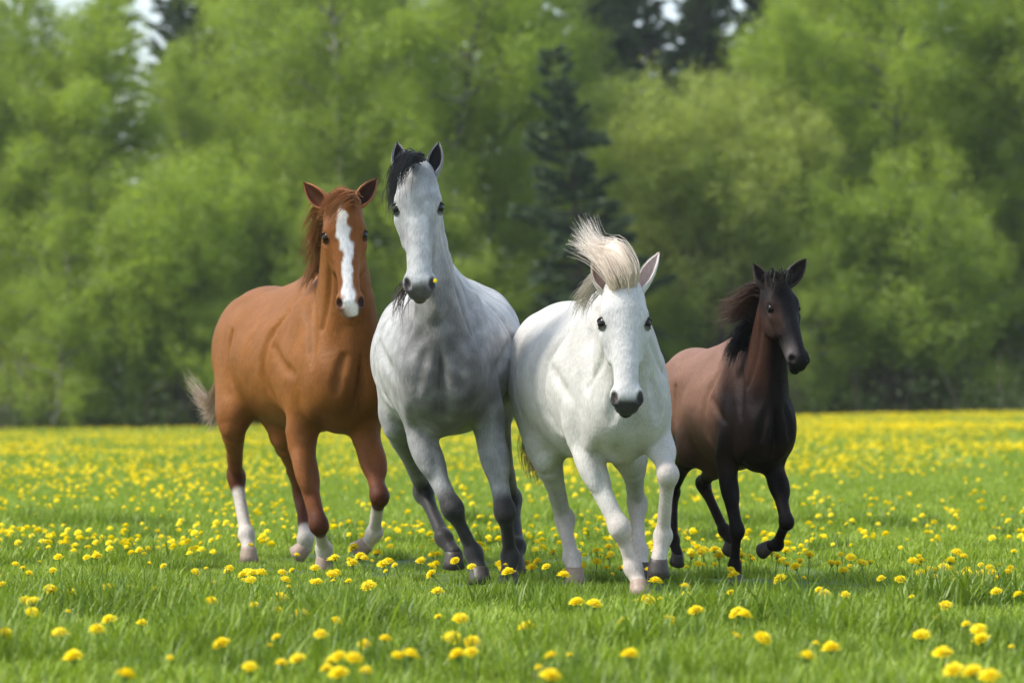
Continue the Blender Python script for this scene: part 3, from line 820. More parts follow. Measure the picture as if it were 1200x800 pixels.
    # limbs
    for key, v in S['legs'].items():
        j = legs[key]; sd = -1 if key[0] == 'R' else 1
        ls = S.get('leg', 1.0) * s
        if key[1] == 'F':
            el, kn, fe, ho = j
            sh = piv + (fw * .48 + lef * sd * .135 * cw + ut * (1.10 - 1.14)) * sc
            B.chain(spline([sh, el + up * .10 * s + lef * -sd * .02, el * .72 + kn * .28, kn], 9), np.interp(np.linspace(0, 1, 9), [0, .33, .55, .8, 1], [.112, .104, .078, .050, .046]) * ls, .05 * s)
            ax = unit(kn - el); m1 = el * .68 + kn * .32
            B.ell(m1 + fwd * .030 * ls + lef * sd * .030 * ls, np.array([.050, .050, .15]) * ls, np.stack([unit(fwd - ax * (fwd @ ax)), unit(np.cross(ax, fwd)), ax]), .018 * s)
            B.ell(m1 - lef * sd * .035 * ls, np.array([.045, .040, .13]) * ls, np.stack([unit(fwd - ax * (fwd @ ax)), unit(np.cross(ax, fwd)), ax]), .02 * s)
            dn = unit(fe - kn); bk = unit(-fwd - dn * (-fwd @ dn))
            dk = unit(dn * .45 + ax)
            B.ell(kn - ax * .012 * ls, np.array([.049, .049, .064]) * ls, np.stack([lef - dk * (lef @ dk), unit(fwd - dk * (fwd @ dk)), -dk]), .03 * s)
            B.chain([kn, kn * .6 + fe * .4, fe], np.array([.044, .030, .034]) * ls, .03 * s)
            B.chain([kn + bk * .025 * ls, fe + bk * .02 * ls], np.array([.026, .022]) * ls, .03 * s)
        else:
            st, kn, fe, ho = j
            hip = T(-0.72, sd * .17, 1.20)
            B.chain(spline([hip, hip * .35 + st * .65, st, st * .5 + kn * .5, kn], 11), np.interp(np.linspace(0, 1, 11), [0, .4, .55, .75, 1], [.21, .150, .108, .068, .047]) * ls, .07 * s, lef, 0.72)
            dn = unit(fe - kn); bk = unit(-fwd - dn * (-fwd @ dn)) + 0
            B.ell(kn, np.array([.052, .062, .072]) * ls, np.stack([lef - dn * (lef @ dn), -bk, -dn]), .03 * s)
            pt = kn + bk * .055 * ls - dn * .05 * ls
            B.chain([pt, kn + bk * .04 * ls + dn * .09 * ls], np.array([.026, .022]) * ls, .03 * s)
            B.chain([pt, st * .4 + kn * .6 + bk * .03 * ls], np.array([.020, .028]) * ls, .04 * s)    # tendon of the hock
            B.chain([kn, kn * .6 + fe * .4, fe], np.array([.046, .033, .035]) * ls, .03 * s)
            B.chain([kn + bk * .03 * ls, fe + bk * .02 * ls], np.array([.026, .026]) * ls, .03 * s)
        B.ell(fe, np.array([.045, .047, .045]) * ls, np.eye(3), .03 * s)
        sole = v.get('sole', (0, 0, -1)); sole = unit(fwd * sole[0] + lef * sole[1] + up * sole[2])
        top_h = ho - sole * .035 * ls
        B.chain([fe, top_h], np.array([.037, .042]) * ls, .03 * s)
    V, Q = B.mesh()
    # coat colours
    def local(Vw):
        r = Vw - piv; return np.stack([r @ fw, r @ lef / wd, r @ ut + 1.14 * s], 1) / s
    def headc(Vw):
        r = Vw - poll; return np.stack([r @ A, r @ Nn, r @ Lx], 1) / Lh
    legpar = {}
    for key in legs:
        j = legs[key]; best = np.full(len(V), 9.); par = np.zeros(len(V))
        for i in range(3):
            a, b = j[i], j[i + 1]; ba = b - a
            t = np.clip((V - a) @ ba / (ba @ ba), 0, 1)
            dd = np.linalg.norm(V - a - t[:, None] * ba, axis=1)
            m = dd < best; best[m] = dd[m]; par[m] = i + t[m]
        legpar[key] = (best, par)
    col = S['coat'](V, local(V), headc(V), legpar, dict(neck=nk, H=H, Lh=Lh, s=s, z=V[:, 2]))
    root = empty('horse' if not S.get('foal') else 'foal', base)
    tag(root, S['label'], 'horse' if not S.get('foal') else 'foal', S.get('group'))
    hc = headc(V)
    hw_ = hd.get('wide', 1)
    for sd in (-1, 1):
        ee = np.sqrt(((hc[:, 0] - .318) / 1.15) ** 2 + (hc[:, 1] + .062) ** 2 + (hc[:, 2] - sd * .134 * hw_) ** 2)
        col = blend(col, sstep(.056, .042, ee) * .85, S.get('lid', (.05, .04, .04)))
        nn = np.sqrt(((hc[:, 0] - .885) / .046) ** 2 + ((hc[:, 1] + .030) / .042) ** 2 + ((hc[:, 2] - sd * .086 * hd.get('wide', 1)) / .030) ** 2)
        col = blend(col, sstep(1.15, .8, nn) * .9, (.015, .01, .01))
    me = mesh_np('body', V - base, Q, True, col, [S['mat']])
    obj('body', me, root)
    # eyes
    for sd in (-1, 1):
        c = H(0.315, -0.064, sd * .128)
        u_, v_ = np.meshgrid(np.linspace(0, 2 * math.pi, 13)[:-1], np.linspace(0, math.pi, 8), indexing='ij')
        rr = .034 * Lh / .66 * S.get('eye', 1.0)
        sp = np.stack([np.sin(v_) * np.cos(u_), np.sin(v_) * np.sin(u_), np.cos(v_)], -1).reshape(-1, 3) * rr
        i = np.arange(12)[:, None] * 8; k = np.arange(7)[None]; i2 = (np.arange(12)[:, None] + 1) % 12 * 8
        f = np.stack([i + k, i + k + 1, i2 + k + 1, i2 + k], -1).reshape(-1, 4)
        obj('eye', mesh_np('eye', sp + c - base, f, True, None, [M_eye]), root)
        look = unit(Lx * sd * .75 + Nn * .66); upv = unit(-A - look * (-A @ look)); acr = np.cross(look, upv)
        gu, gv = np.meshgrid(np.linspace(-1.5, 1.5, 15), np.linspace(0, 1, 7), indexing='ij')
        for el0, el1 in ((28, 100), (-38, -100)):                   # upper and lower lid
            e_ = np.radians(el0 + (el1 - el0) * gv - (10 if el0 > 0 else -14) * (gu / 1.5) ** 2)
            dirs = np.cos(e_)[..., None] * (np.cos(gu * .85)[..., None] * look + np.sin(gu * .85)[..., None] * acr) + np.sin(e_)[..., None] * upv
            lidv = (c + dirs * rr * (1.16 - .10 * gv[..., None] ** 2)).reshape(-1, 3)
            i_ = np.arange(14)[:, None] * 7; k_ = np.arange(6)[None]
            lf_ = np.stack([i_ + k_, i_ + k_ + 1, i_ + 7 + k_ + 1, i_ + 7 + k_], -1).reshape(-1, 4)
            lc_ = np.array(S.get('lid', (.05, .04, .04))) * (1 - gv.reshape(-1, 1)) + np.array(S['face']) * gv.reshape(-1, 1)
            obj('eyelid', mesh_np('eyelid', lidv - base, lf_, True, lc_, [S['mat']]), root)
    # ears
    for sd, er in zip((-1, 1), S['ears']):
        b0 = H(.045, -.11, sd * .105)
        tip = P(*er['tip'][:2], b0[1] + .02)
        ax = unit(tip - b0); L = np.linalg.norm(tip - b0)
        op_ = unit(np.asarray(er['open'], float)); op_ = unit(op_ - ax * (op_ @ ax)); sdv = np.cross(ax, op_)
        nv, nu = 14, 13
        vv = np.linspace(-0.28, 1, nv); wv = np.interp(vv, [-.28, -.12, .05, .25, .5, .75, .9, 1], [.08, .15, .205, .255, .25, .175, .09, .012]) * L * er.get('w', 1.0)
        half = np.interp(vv, [-.28, .0, .3, .7, 1], [178, 165, 118, 105, 95])
        outer, inner = [], []
        for q in range(nv):
            th = np.radians(np.linspace(-half[q], half[q], nu) + 180)
            cc = b0 + ax * vv[q] * L + op_ * (.06 * L * math.sin(math.pi * max(vv[q], 0)) - .03 * L * vv[q] ** 2)
            for arr, off in ((outer, 0), (inner, .010 * S['scale'])):
                w_ = max(wv[q] - off, .001)
                arr.append(cc + np.cos(th)[:, None] * op_ * w_ * .85 + np.sin(th)[:, None] * sdv * w_)
        O = np.concatenate(outer); I = np.concatenate(inner); n_ = len(O)
        i = np.arange(nv - 1)[:, None] * nu; k = np.arange(nu - 1)[None]
        fo = np.stack([i + k, i + k + 1, i + nu + k + 1, i + nu + k], -1).reshape(-1, 4)
        fi = fo[:, ::-1] + n_
        rim = []
        for q in range(nv - 1):
            for e in (0, nu - 1):
                rim.append([q * nu + e, (q + 1) * nu + e, n_ + (q + 1) * nu + e, n_ + q * nu + e])
        col_e = np.concatenate([np.tile(er['outer'], (n_, 1)), np.tile(er['inner'], (n_, 1))])
        obj('ear', mesh_np('ear', np.concatenate([O, I]) - base, [fo, fi, np.array(rim)], True, col_e, [S['mat']]), root)
    # hooves
    for key, v in S['legs'].items():
        ls = S.get('leg', 1.0) * s
        fe, ho = legs[key][2], legs[key][3]
        sole = v.get('sole', (0, 0, -1)); sole = unit(fwd * sole[0] + lef * sole[1] + up * sole[2])
        toe = v.get('toe'); toe = fwd if toe is None else np.asarray(toe, float)
        toe = unit(toe - sole * (toe @ sole)); lat = np.cross(sole, toe)
        rings = [(-.052, .036, -.004), (-.045, .047, -.002), (-.035, .050, .002), (.0, .056, .012), (.040, .064, .024), (.043, .055, .022), (.036, .02, .01)]
        n_ = 16; th = np.arange(n_) * 2 * math.pi / n_; Vh = []
        for hz, r, fo_ in rings:
            sq = np.where(np.cos(th) < -.3, .86, 1.0)
            Vh.append(ho + (sole * hz + toe * fo_) * ls + (np.cos(th)[:, None] * toe * sq[:, None] * 1.05 + np.sin(th)[:, None] * lat * .95) * r * ls)
        Vh = np.concatenate(Vh); nr_ = len(rings)
        i = np.arange(nr_ - 1)[:, None] * n_; k = np.arange(n_)[None]; kn_ = (k + 1) % n_
        f = np.stack([i + k, i + kn_, i + n_ + kn_, i + n_ + k], -1).reshape(-1, 4)
        obj('hoof', mesh_np('hoof', Vh - base, f, True, None, [M_hoof_pale if v.get('pale') else M_hoof_dark]), root)
    # hair
    hr = np.random.default_rng(S['seed'])
    for name, locks in S['hair'].items():
        Vs, Fs, Cs, b = [], [], [], 0
        for lk in locks:
            n_ = lk['n']; pa, pb = (np.array([P(q[0], q[1], d0 + q[2]) for q in lk[e]]) for e in ('a', 'b'))
            t = hr.random(n_)[:, None, None]
            ctrl = pa[None] * (1 - t) + pb[None] * t
            K = ctrl.shape[1]; w = np.linspace(0, 1, K)[None, :, None]
            ctrl = ctrl + hr.normal(0, 1, (n_, 1, 3)) * lk.get('j0', .012) + hr.normal(0, 1, (n_, 1, 3)) * w ** 1.3 * lk.get('j1', .04) + hr.normal(0, 1, (n_, K, 3)) * w * lk.get('jw', .008)
            cut = 1 - lk.get('cut', .35) * hr.random(n_) ** 2
            M = 11
            full = spline(ctrl, 24)
            ii = np.linspace(0, 1, M)[None] * cut[:, None] * 23
            i0 = np.minimum(ii.astype(int), 22); fr = (ii - i0)[..., None]
            ar = np.arange(n_)[:, None]
            pth = full[ar, i0] * (1 - fr) + full[ar, i0 + 1] * fr
            c0, c1 = np.array(lk['c0']), np.array(lk['c1'])
            cc = (c0 + (c1 - c0) * np.linspace(0, 1, M)[:, None])[None] * hr.uniform(.8, 1.15, (n_, 1, 1))
            v_, f_, c_ = strands(pth - base, lk.get('r', .0022) * hr.uniform(.7, 1.4, n_), 3, cc)
            Vs.append(v_); Fs.append(f_ + b); Cs.append(c_); b += len(v_)
        for pf in S.get('puff', {}).get(name, []):           # the body of the hair under the loose strands
            pa, pb = (np.array([P(q[0], q[1], d0 + q[2]) for q in pf[e]]) for e in ('a', 'b'))
            B2 = Body(np.minimum(pa.min(0), pb.min(0)) - .08, np.maximum(pa.max(0), pb.max(0)) + .08, .005)
            for t in np.linspace(0, 1, pf['n']):
                c_ = spline(pa * (1 - t) + pb * t, 14) + hr.normal(0, pf.get('j', .006), 3)
                B2.chain(c_, np.interp(np.linspace(0, 1, 14), [0, .3, .7, 1], pf['r']), .012)
            v_, f_ = B2.mesh()
            t_ = sstep(pf['fade'][0], pf['fade'][1], (v_ - pa[0]) @ unit(pa[-1] - pa[0]))[:, None]
            Vs.append(v_ - base); Fs.append(f_ + b); Cs.append(np.array(pf['c0']) * (1 - t_) + np.array(pf['c1']) * t_); b += len(v_)
        obj(name, mesh_np(name, np.concatenate(Vs), np.concatenate(Fs), True, np.concatenate(Cs), [M_hair]), root)
    bl = {k: [round(float(np.linalg.norm(v[i + 1] - v[i])), 2) for i in range(3)] for k, v in legs.items()}
    print('horse', S['label'][:20], 'tris', len(Q) * 2, 'head', round(float(Lh), 2), 'bones', bl, 'hoofZ', {k: round(float(v[3][2]), 2) for k, v in legs.items()})
    return root

def blend(c, w, k):
    """mix colours c towards k by weight w"""
    return c * (1 - w[:, None]) + np.asarray(k, float) * w[:, None]
def leg_w(lp, a, b, reach=.17):
    """weight rising from 0 to 1 between limb positions a and b (0 elbow, 1 knee, 2 fetlock, 3 hoof)"""
    d, p = lp; return sstep(a, b, p) * (1 - sstep(reach * .75, reach, d))

def coat_grey(V, l, h, lp, X):
    c = np.tile([.385, .38, .37], (len(V), 1))
    f = l[:, 0]
    mott = .5 + .5 * np.sin(V[:, 0] * 31 + 2 * np.sin(V[:, 2] * 17)) * np.sin(V[:, 2] * 23 + 1.5 * np.sin(V[:, 0] * 19))
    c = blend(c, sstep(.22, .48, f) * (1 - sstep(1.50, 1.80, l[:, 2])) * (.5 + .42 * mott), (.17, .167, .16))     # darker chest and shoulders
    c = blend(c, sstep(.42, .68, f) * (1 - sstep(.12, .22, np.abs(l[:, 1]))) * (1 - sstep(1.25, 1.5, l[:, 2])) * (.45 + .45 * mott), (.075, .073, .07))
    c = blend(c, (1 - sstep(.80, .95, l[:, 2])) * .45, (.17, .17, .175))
    for k in lp:
        c = blend(c, leg_w(lp[k], -.1, .2) * .75, (.27, .268, .265) if k[1] == 'F' else (.15, .15, .155))
        c = blend(c, leg_w(lp[k], .72, .90) * .95, (.022, .020, .020))
    hm = (h[:, 0] > -.1) & (h[:, 0] < 1.15) & (h[:, 1] > -.40) & (np.abs(h[:, 2]) < .3)
    hw = hm * sstep(-.33, -.2, h[:, 1])
    c = blend(c, hw * .95, (.34, .34, .34))
    c = blend(c, hw * sstep(.085, .05, np.abs(h[:, 2])) * sstep(.2, .45, h[:, 0]) * .8, (.48, .475, .47))                    # pale nose
    c = blend(c, hw * np.exp(-((np.abs(h[:, 2]) - .105) / .03) ** 2) * sstep(.36, .5, h[:, 0]) * sstep(.82, .62, h[:, 0]) * (.3 + .35 * mott), (.17, .17, .18))
    c = blend(c, hw * np.exp(-((h[:, 0] - .12) / .08) ** 2) * .5, (.22, .22, .23))
    c = blend(c, hw * sstep(.86, .93, h[:, 0] + .5 * np.maximum(0, -h[:, 1] - .09)) * .92, (.075, .065, .068))
    c = blend(c, hw * sstep(.90, .95, h[:, 0]) * sstep(-.11, -.15, h[:, 1]) * sstep(-.26, -.2, h[:, 1]) * .6, (.20, .14, .12))
    return c
def coat_chestnut(V, l, h, lp, X):
    c = np.tile([.205, .078, .0165], (len(V), 1))
    c = blend(c, sstep(.5, .8, l[:, 0]) * .35, (.11, .036, .012))  # shade on the chest, put into the coat colour
    c = blend(c, (1 - sstep(.78, .95, l[:, 2])) * .35, (.22, .08, .035))
    for k in lp:
        c = blend(c, leg_w(lp[k], .3, .7) * .6, (.15, .05, .025))
        c = blend(c, leg_w(lp[k], .74, .92) * .75, (.06, .02, .012))
        st = {'LF': 1.22, 'RF': 1.25, 'RH': 1.18, 'LH': 1.7}[k]
        c = blend(c, leg_w(lp[k], st, st + .12) * .97, (.50, .45, .40))
    hm = (h[:, 0] > -.1) & (h[:, 0] < 1.15) & (h[:, 1] > -.40) & (np.abs(h[:, 2]) < .3)
    hw = hm * sstep(-.33, -.2, h[:, 1])
    c = blend(c, hw * .9, (.175, .062, .015))
    wob = .005 * np.sin(h[:, 0] * 23) + .004 * np.sin(h[:, 0] * 57 + 1)
    half = np.interp(h[:, 0], [.10, .17, .3, .6, .8, .9, 1.0], [.0, .046, .048, .040, .044, .052, .045])
    bz = hw * sstep(.012, -.012, np.abs(h[:, 2] + .005 + wob + .014 * sstep(.3, .2, h[:, 0])) - half - .012 * np.sin(h[:, 0] * 13 + 40 * h[:, 2]) - .008 * np.sin(h[:, 0] * 37 + 60 * h[:, 2] + 1)) * sstep(-.12, -.08, h[:, 1])
    c = blend(c, bz * .97, (.70, .68, .66))
    c = blend(c, hw * sstep(.84, .92, h[:, 0]) * sstep(.045, .07, h[:, 2]) * .8, (.07, .045, .04))
    c = blend(c, hw * sstep(.9, .97, h[:, 0]) * sstep(.02, -.03, h[:, 2]) * .5, (.45, .28, .24))
    return c
def coat_white(V, l, h, lp, X):
    c = np.tile([.46, .445, .415], (len(V), 1))
    c = blend(c, (1 - sstep(.75, 1.0, l[:, 2])) * .4, (.50, .48, .43))
    for k in lp: c = blend(c, leg_w(lp[k], .7, 1.1) * .55, (.56, .47, .42))
    hm = (h[:, 0] > -.1) & (h[:, 0] < 1.15) & (h[:, 1] > -.40) & (np.abs(h[:, 2]) < .3)
    hw = hm * sstep(-.33, -.2, h[:, 1])
    c = blend(c, hw * .9, (.475, .465, .45))
    c = blend(c, hw * sstep(.87, .93, h[:, 0] + .3 * np.maximum(0, np.abs(h[:, 2]) - .05) - .8 * np.maximum(0, h[:, 1] + .03)) * .95, (.022, .020, .021))
    return c
def coat_foal(V, l, h, lp, X):
    c = np.tile([.195, .108, .075], (len(V), 1))
    c = blend(c, sstep(.05, .36, l[:, 0] - .25 * np.maximum(0, np.abs(l[:, 1]) - .16)) * .98, (.0065, .005, .005))
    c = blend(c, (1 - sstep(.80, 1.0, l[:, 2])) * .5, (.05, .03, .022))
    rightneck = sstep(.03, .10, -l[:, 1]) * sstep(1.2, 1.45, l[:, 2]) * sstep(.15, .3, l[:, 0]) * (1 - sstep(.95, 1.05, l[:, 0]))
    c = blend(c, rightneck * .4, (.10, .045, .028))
    for k in lp: c = blend(c, leg_w(lp[k], -.1, .3) * .92, (.008, .0065, .0065))
    hm = (h[:, 0] > -.1) & (h[:, 0] < 1.15) & (h[:, 1] > -.45) & (np.abs(h[:, 2]) < .3)
    hw = hm * sstep(-.36, -.2, h[:, 1])
    c = blend(c, hw * .9, (.013, .011, .012))
    c = blend(c, hw * np.exp(-((h[:, 0] - .42) / .16) ** 2) * sstep(-.06, -.11, h[:, 2]) * .3, (.10, .05, .03))
    c = blend(c, hw * np.exp(-((h[:, 0] - .80) / .10) ** 2) * sstep(-.0, -.06, h[:, 2]) * .5, (.15, .13, .125))
    return c

HORSES = []
HORSES.append(dict(label='dapple grey horse with dark knees and black forelock galloping beside the chestnut', seed=1,
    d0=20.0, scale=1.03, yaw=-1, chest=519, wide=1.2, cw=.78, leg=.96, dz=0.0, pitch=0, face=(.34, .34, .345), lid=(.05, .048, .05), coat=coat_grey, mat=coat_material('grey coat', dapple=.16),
    neck=dict(thick=.95, flat=.82, u1=1.27, k=.045),
    head=dict(poll=(489, 192, -.42), muzzle=(492, 349, -.60), yaw=1, wide=1.05, open=.012),
    ears=[dict(tip=(465, 166, -.40), open=(.05, -1, .1), outer=(.22, .22, .23), inner=(.02, .018, .02)),
          dict(tip=(514, 166, -.40), open=(-.05, -1, .1), outer=(.22, .22, .23), inner=(.02, .018, .02))],
    legs=dict(RF=dict(j=[(487, 500, .05), (531, 597, -.12), (555, 648, -.06), (562, 675, -.10)], sole=(.15, .1, -1)),
              LF=dict(j=[(572, 500, .05), (592, 601, -.10), (598, 652, .02), (596, 679, -.02)]),
              RH=dict(j=[(466, 492, .90), (496, 575, 1.35), (520, 630, 1.08), (532, 655, 1.02)], sole=(-.2, 0, -1)),
              LH=dict(j=[(580, 492, .90), (600, 585, 1.40), (606, 640, 1.12), (604, 662, 1.06)], sole=(-.2, 0, -1))),
    hair=dict(
        forelock=[dict(n=260, a=[(478, 186, -.44), (470, 184, -.50), (462, 200, -.52), (457, 232, -.50)], b=[(496, 187, -.46), (488, 184, -.54), (478, 193, -.58), (470, 206, -.58)], c0=(.03, .03, .032), c1=(.05, .05, .055), j1=.018, r=.0026)],
        mane=[dict(n=170, a=[(478, 190, -.36), (464, 198, -.34), (458, 216, -.32), (458, 238, -.30)], b=[(482, 200, -.30), (470, 213, -.20), (463, 232, -.20), (464, 256, -.20)], c0=(.05, .05, .055), c1=(.09, .085, .09), j1=.02, r=.0028)],
        mane_tuft=[dict(n=60, a=[(484, 322, -.16), (474, 330, -.12), (467, 345, -.10), (465, 366, -.12)], b=[(486, 335, -.12), (477, 345, -.08), (471, 358, -.08), (470, 382, -.12)], c0=(.16, .13, .13), c1=(.22, .18, .175), j1=.018, r=.0028)],
        tail=[dict(n=260, a=[(518, 345, 1.62), (519, 348, 1.85), (518, 390, 2.1), (516, 450, 2.4)], b=[(526, 345, 1.62), (528, 352, 1.9), (530, 400, 2.15), (532, 470, 2.45)], c0=(.3, .3, .3), c1=(.45, .45, .45), j1=.07, r=.004)])))
HORSES.append(dict(label='chestnut horse with white blaze and white lower legs galloping outermost, beside the grey', seed=2,
    d0=22.0, scale=1.04, yaw=21.5, chest=398, wide=1.03, cw=.90, leg=.92, dz=-.015, face=(.18, .062, .02), lid=(.04, .02, .012), coat=coat_chestnut, mat=coat_material('chestnut coat', rough=.5, sheen=.0, spec=.11),
    neck=dict(thick=1.0, u1=1.34),
    head=dict(poll=(401, 231, -.48), muzzle=(412, 369, -.66), yaw=4, roll=0, wide=1.05),
    ears=[dict(tip=(355, 214, -.40), open=(-.5, -.8, .1), outer=(.30, .11, .04), inner=(.16, .06, .03)),
          dict(tip=(442, 209, -.40), open=(.25, -1, .1), outer=(.30, .11, .04), inner=(.05, .022, .014))],
    legs=dict(RF=dict(j=[(351, 520, .02), (374, 616, -.12), (380, 643, .10), (379, 659, .12)], sole=(-.35, 0, -.9), pale=1),
              LF=dict(j=[(430, 515, .0), (445, 582, -.22), (439, 624, .0), (424, 641, .05)], sole=(-.5, -.7, -.5), pale=1),
              RH=dict(j=[(273, 494, .82), (277, 558, 1.16), (289, 626, .98), (291, 649, .93)], sole=(-.15, 0, -1), pale=1),
              LH=dict(j=[(332, 505, .75), (354, 576, 1.12), (358, 630, .90), (353, 644, .92)], sole=(-.5, -.6, -.6), pale=1)),
    hair=dict(
        forelock=[dict(n=260, a=[(412, 232, -.52), (400, 224, -.58), (386, 232, -.60), (377, 252, -.58)], b=[(420, 236, -.52), (412, 232, -.62), (396, 242, -.64), (384, 258, -.62)], c0=(.36, .14, .05), c1=(.42, .18, .07), j1=.02, r=.0026)],
        mane=[dict(n=300, a=[(392, 236, -.36), (374, 236, -.34), (364, 246, -.30), (358, 266, -.28)], b=[(388, 292, -.2), (377, 294, -.15), (368, 306, -.12), (361, 326, -.10)], c0=(.34, .14, .05), c1=(.42, .20, .085), j1=.025, r=.0026),
              dict(n=160, a=[(386, 300, -.2), (376, 300, -.16), (366, 312, -.1), (358, 332, -.08)], b=[(382, 320, -.05), (370, 318, .05), (360, 328, .1), (352, 340, .12)], c0=(.36, .16, .07), c1=(.50, .30, .17), j1=.015, r=.0026)],
        tail=[dict(n=420, a=[(285, 372, 1.72), (272, 405, 1.95), (246, 468, 2.1), (219, 436, 2.2)], b=[(292, 385, 1.72), (276, 430, 2.0), (256, 480, 2.1), (246, 508, 2.1)], c0=(.42, .24, .13), c1=(.66, .52, .40), j1=.02, r=.0036)])))
HORSES.append(dict(label='white horse with head lowered and pale forelock blown upwards', seed=3,
    puff=dict(forelock=[dict(n=9, a=[(722, 334, -.64), (716, 324, -.66), (706, 308, -.63), (695, 297, -.58), (686, 292, -.54)], b=[(740, 331, -.64), (741, 312, -.67), (725, 289, -.65), (709, 290, -.58), (699, 278, -.52)], r=[.015, .020, .017, .004], c0=(.80, .64, .50), c1=(.95, .86, .77), fade=(.0, .14))]),
    d0=19.2, scale=1.0, yaw=11, chest=727, wide=1.05, cw=.78, leg=.94, dz=-.105, face=(.46, .45, .44), lid=(.07, .055, .055), coat=coat_white, mat=coat_material('white coat', rough=.55, sheen=.1),
    neck=dict(thick=1.0, u1=1.22, arch=.0),
    head=dict(poll=(731, 327, -.62), muzzle=(736, 481, -.86), yaw=3, wide=1.10),
    ears=[dict(tip=(696, 296, -.52), open=(-.2, -1, .1), outer=(.6, .56, .52), inner=(.45, .33, .29)),
          dict(tip=(772, 295, -.54), open=(-.35, -1, .1), outer=(.66, .63, .60), inner=(.50, .40, .37), w=.74)],
    legs=dict(RF=dict(j=[(678, 515, .05), (727, 620, -.15), (742, 665, -.12), (749, 690, -.16)], sole=(.2, 0, -1), pale=1),
              LF=dict(j=[(766, 505, .0), (783, 556, -.30), (777, 628, -.14), (771, 664, -.16)], sole=(-.25, 0, -1)),
              RH=dict(j=[(640, 530, .80), (662, 608, 1.08), (670, 652, .82), (673, 674, .78)], sole=(-.1, 0, -1), pale=1),
              LH=dict(j=[(740, 535, .80), (747, 590, 1.06), (749, 645, .84), (751, 668, .80)], sole=(-.1, 0, -1))),
    hair=dict(
        forelock=[dict(n=360, a=[(718, 338, -.66), (712, 326, -.68), (700, 308, -.64), (686, 294, -.58), (670, 288, -.50)], b=[(744, 332, -.66), (746, 311, -.69), (728, 284, -.66), (704, 284, -.58), (688, 252, -.50)], c0=(.93, .77, .62), c1=(.97, .89, .80), j0=.011, j1=.020, r=.0017, cut=.30)],
        mane=[dict(n=320, a=[(726, 326, -.50), (712, 316, -.40), (694, 330, -.30), (684, 352, -.2)], b=[(716, 330, -.3), (700, 334, -.2), (682, 350, -.1), (676, 368, .0)], c0=(.60, .54, .47), c1=(.68, .62, .55), j1=.02, r=.0024)],
        tail=[dict(n=420, a=[(668, 375, 1.55), (660, 390, 1.8), (632, 470, 1.9), (618, 515, 1.85), (628, 545, 1.85)], b=[(674, 375, 1.55), (668, 400, 1.85), (645, 480, 1.95), (628, 530, 1.9), (634, 566, 1.9)], c0=(.62, .55, .48), c1=(.42, .30, .24), j1=.03, r=.0034)])))
HORSES.append(dict(label='black-brown foal with dark mane flying, trotting beside the white horse', seed=4, foal=True,
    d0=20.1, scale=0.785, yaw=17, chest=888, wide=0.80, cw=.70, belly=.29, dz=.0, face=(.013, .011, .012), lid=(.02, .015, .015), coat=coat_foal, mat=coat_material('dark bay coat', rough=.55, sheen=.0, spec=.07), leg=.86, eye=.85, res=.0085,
    neck=dict(thick=.84, u1=1.34, flat=.92),
    head=dict(poll=(912, 324, -.34), muzzle=(943, 430, -.54), yaw=24, roll=0, wide=1.08),
    ears=[dict(tip=(883, 308, -.30), open=(.3, -1, .1), outer=(.06, .045, .04), inner=(.02, .015, .014)),
          dict(tip=(945, 303, -.24), open=(.3, -1, .1), outer=(.06, .045, .04), inner=(.03, .022, .02))],
    legs=dict(RF=dict(j=[(850, 548, .02), (864, 622, -.06), (861, 662, .0), (863, 680, -.02)]),
              LF=dict(j=[(906, 545, .0), (922, 612, -.20), (911, 638, -.02), (899, 641, .04)], sole=(-.9, -.3, -.3)),
              RH=dict(j=[(838, 542, .50), (824, 566, .86), (849, 621, .68), (855, 639, .64)], sole=(-.6, 0, -.7)),
              LH=dict(j=[(806, 528, .55), (789, 575, .92), (789, 632, .76), (793, 653, .72)], sole=(-.5, 0, -.85))),
    hair=dict(
        forelock=[dict(n=160, a=[(900, 326, -.38), (898, 322, -.42), (896, 330, -.44), (898, 342, -.45)], b=[(926, 324, -.36), (926, 320, -.42), (922, 326, -.45), (918, 336, -.46)], c0=(.02, .017, .016), c1=(.035, .025, .02), j1=.015, r=.0022)],
        mane=[dict(n=420, a=[(897, 328, -.24), (886, 332, -.20), (872, 342, -.18), (858, 350, -.16)], b=[(884, 378, -.12), (872, 372, -.08), (856, 374, -.06), (841, 380, -.04)], c0=(.02, .015, .014), c1=(.15, .075, .045), j1=.03, r=.0024, cut=.5),
              dict(n=420, a=[(886, 372, -.12), (876, 376, -.10), (866, 390, -.10), (856, 408, -.10)], b=[(872, 408, .0), (866, 404, .0), (858, 412, -.02), (852, 428, -.04)], c0=(.014, .012, .012), c1=(.02, .018, .018), j1=.018, r=.0026)],
        tail=[dict(n=220, a=[(808, 425, 1.2), (804, 430, 1.4), (802, 470, 1.5), (800, 540, 1.5)], b=[(814, 425, 1.2), (812, 435, 1.4), (812, 480, 1.5), (812, 545, 1.5)], c0=(.03, .02, .018), c1=(.05, .03, .025), j1=.03, r=.003)])))
for S in HORSES: make_horse(S)

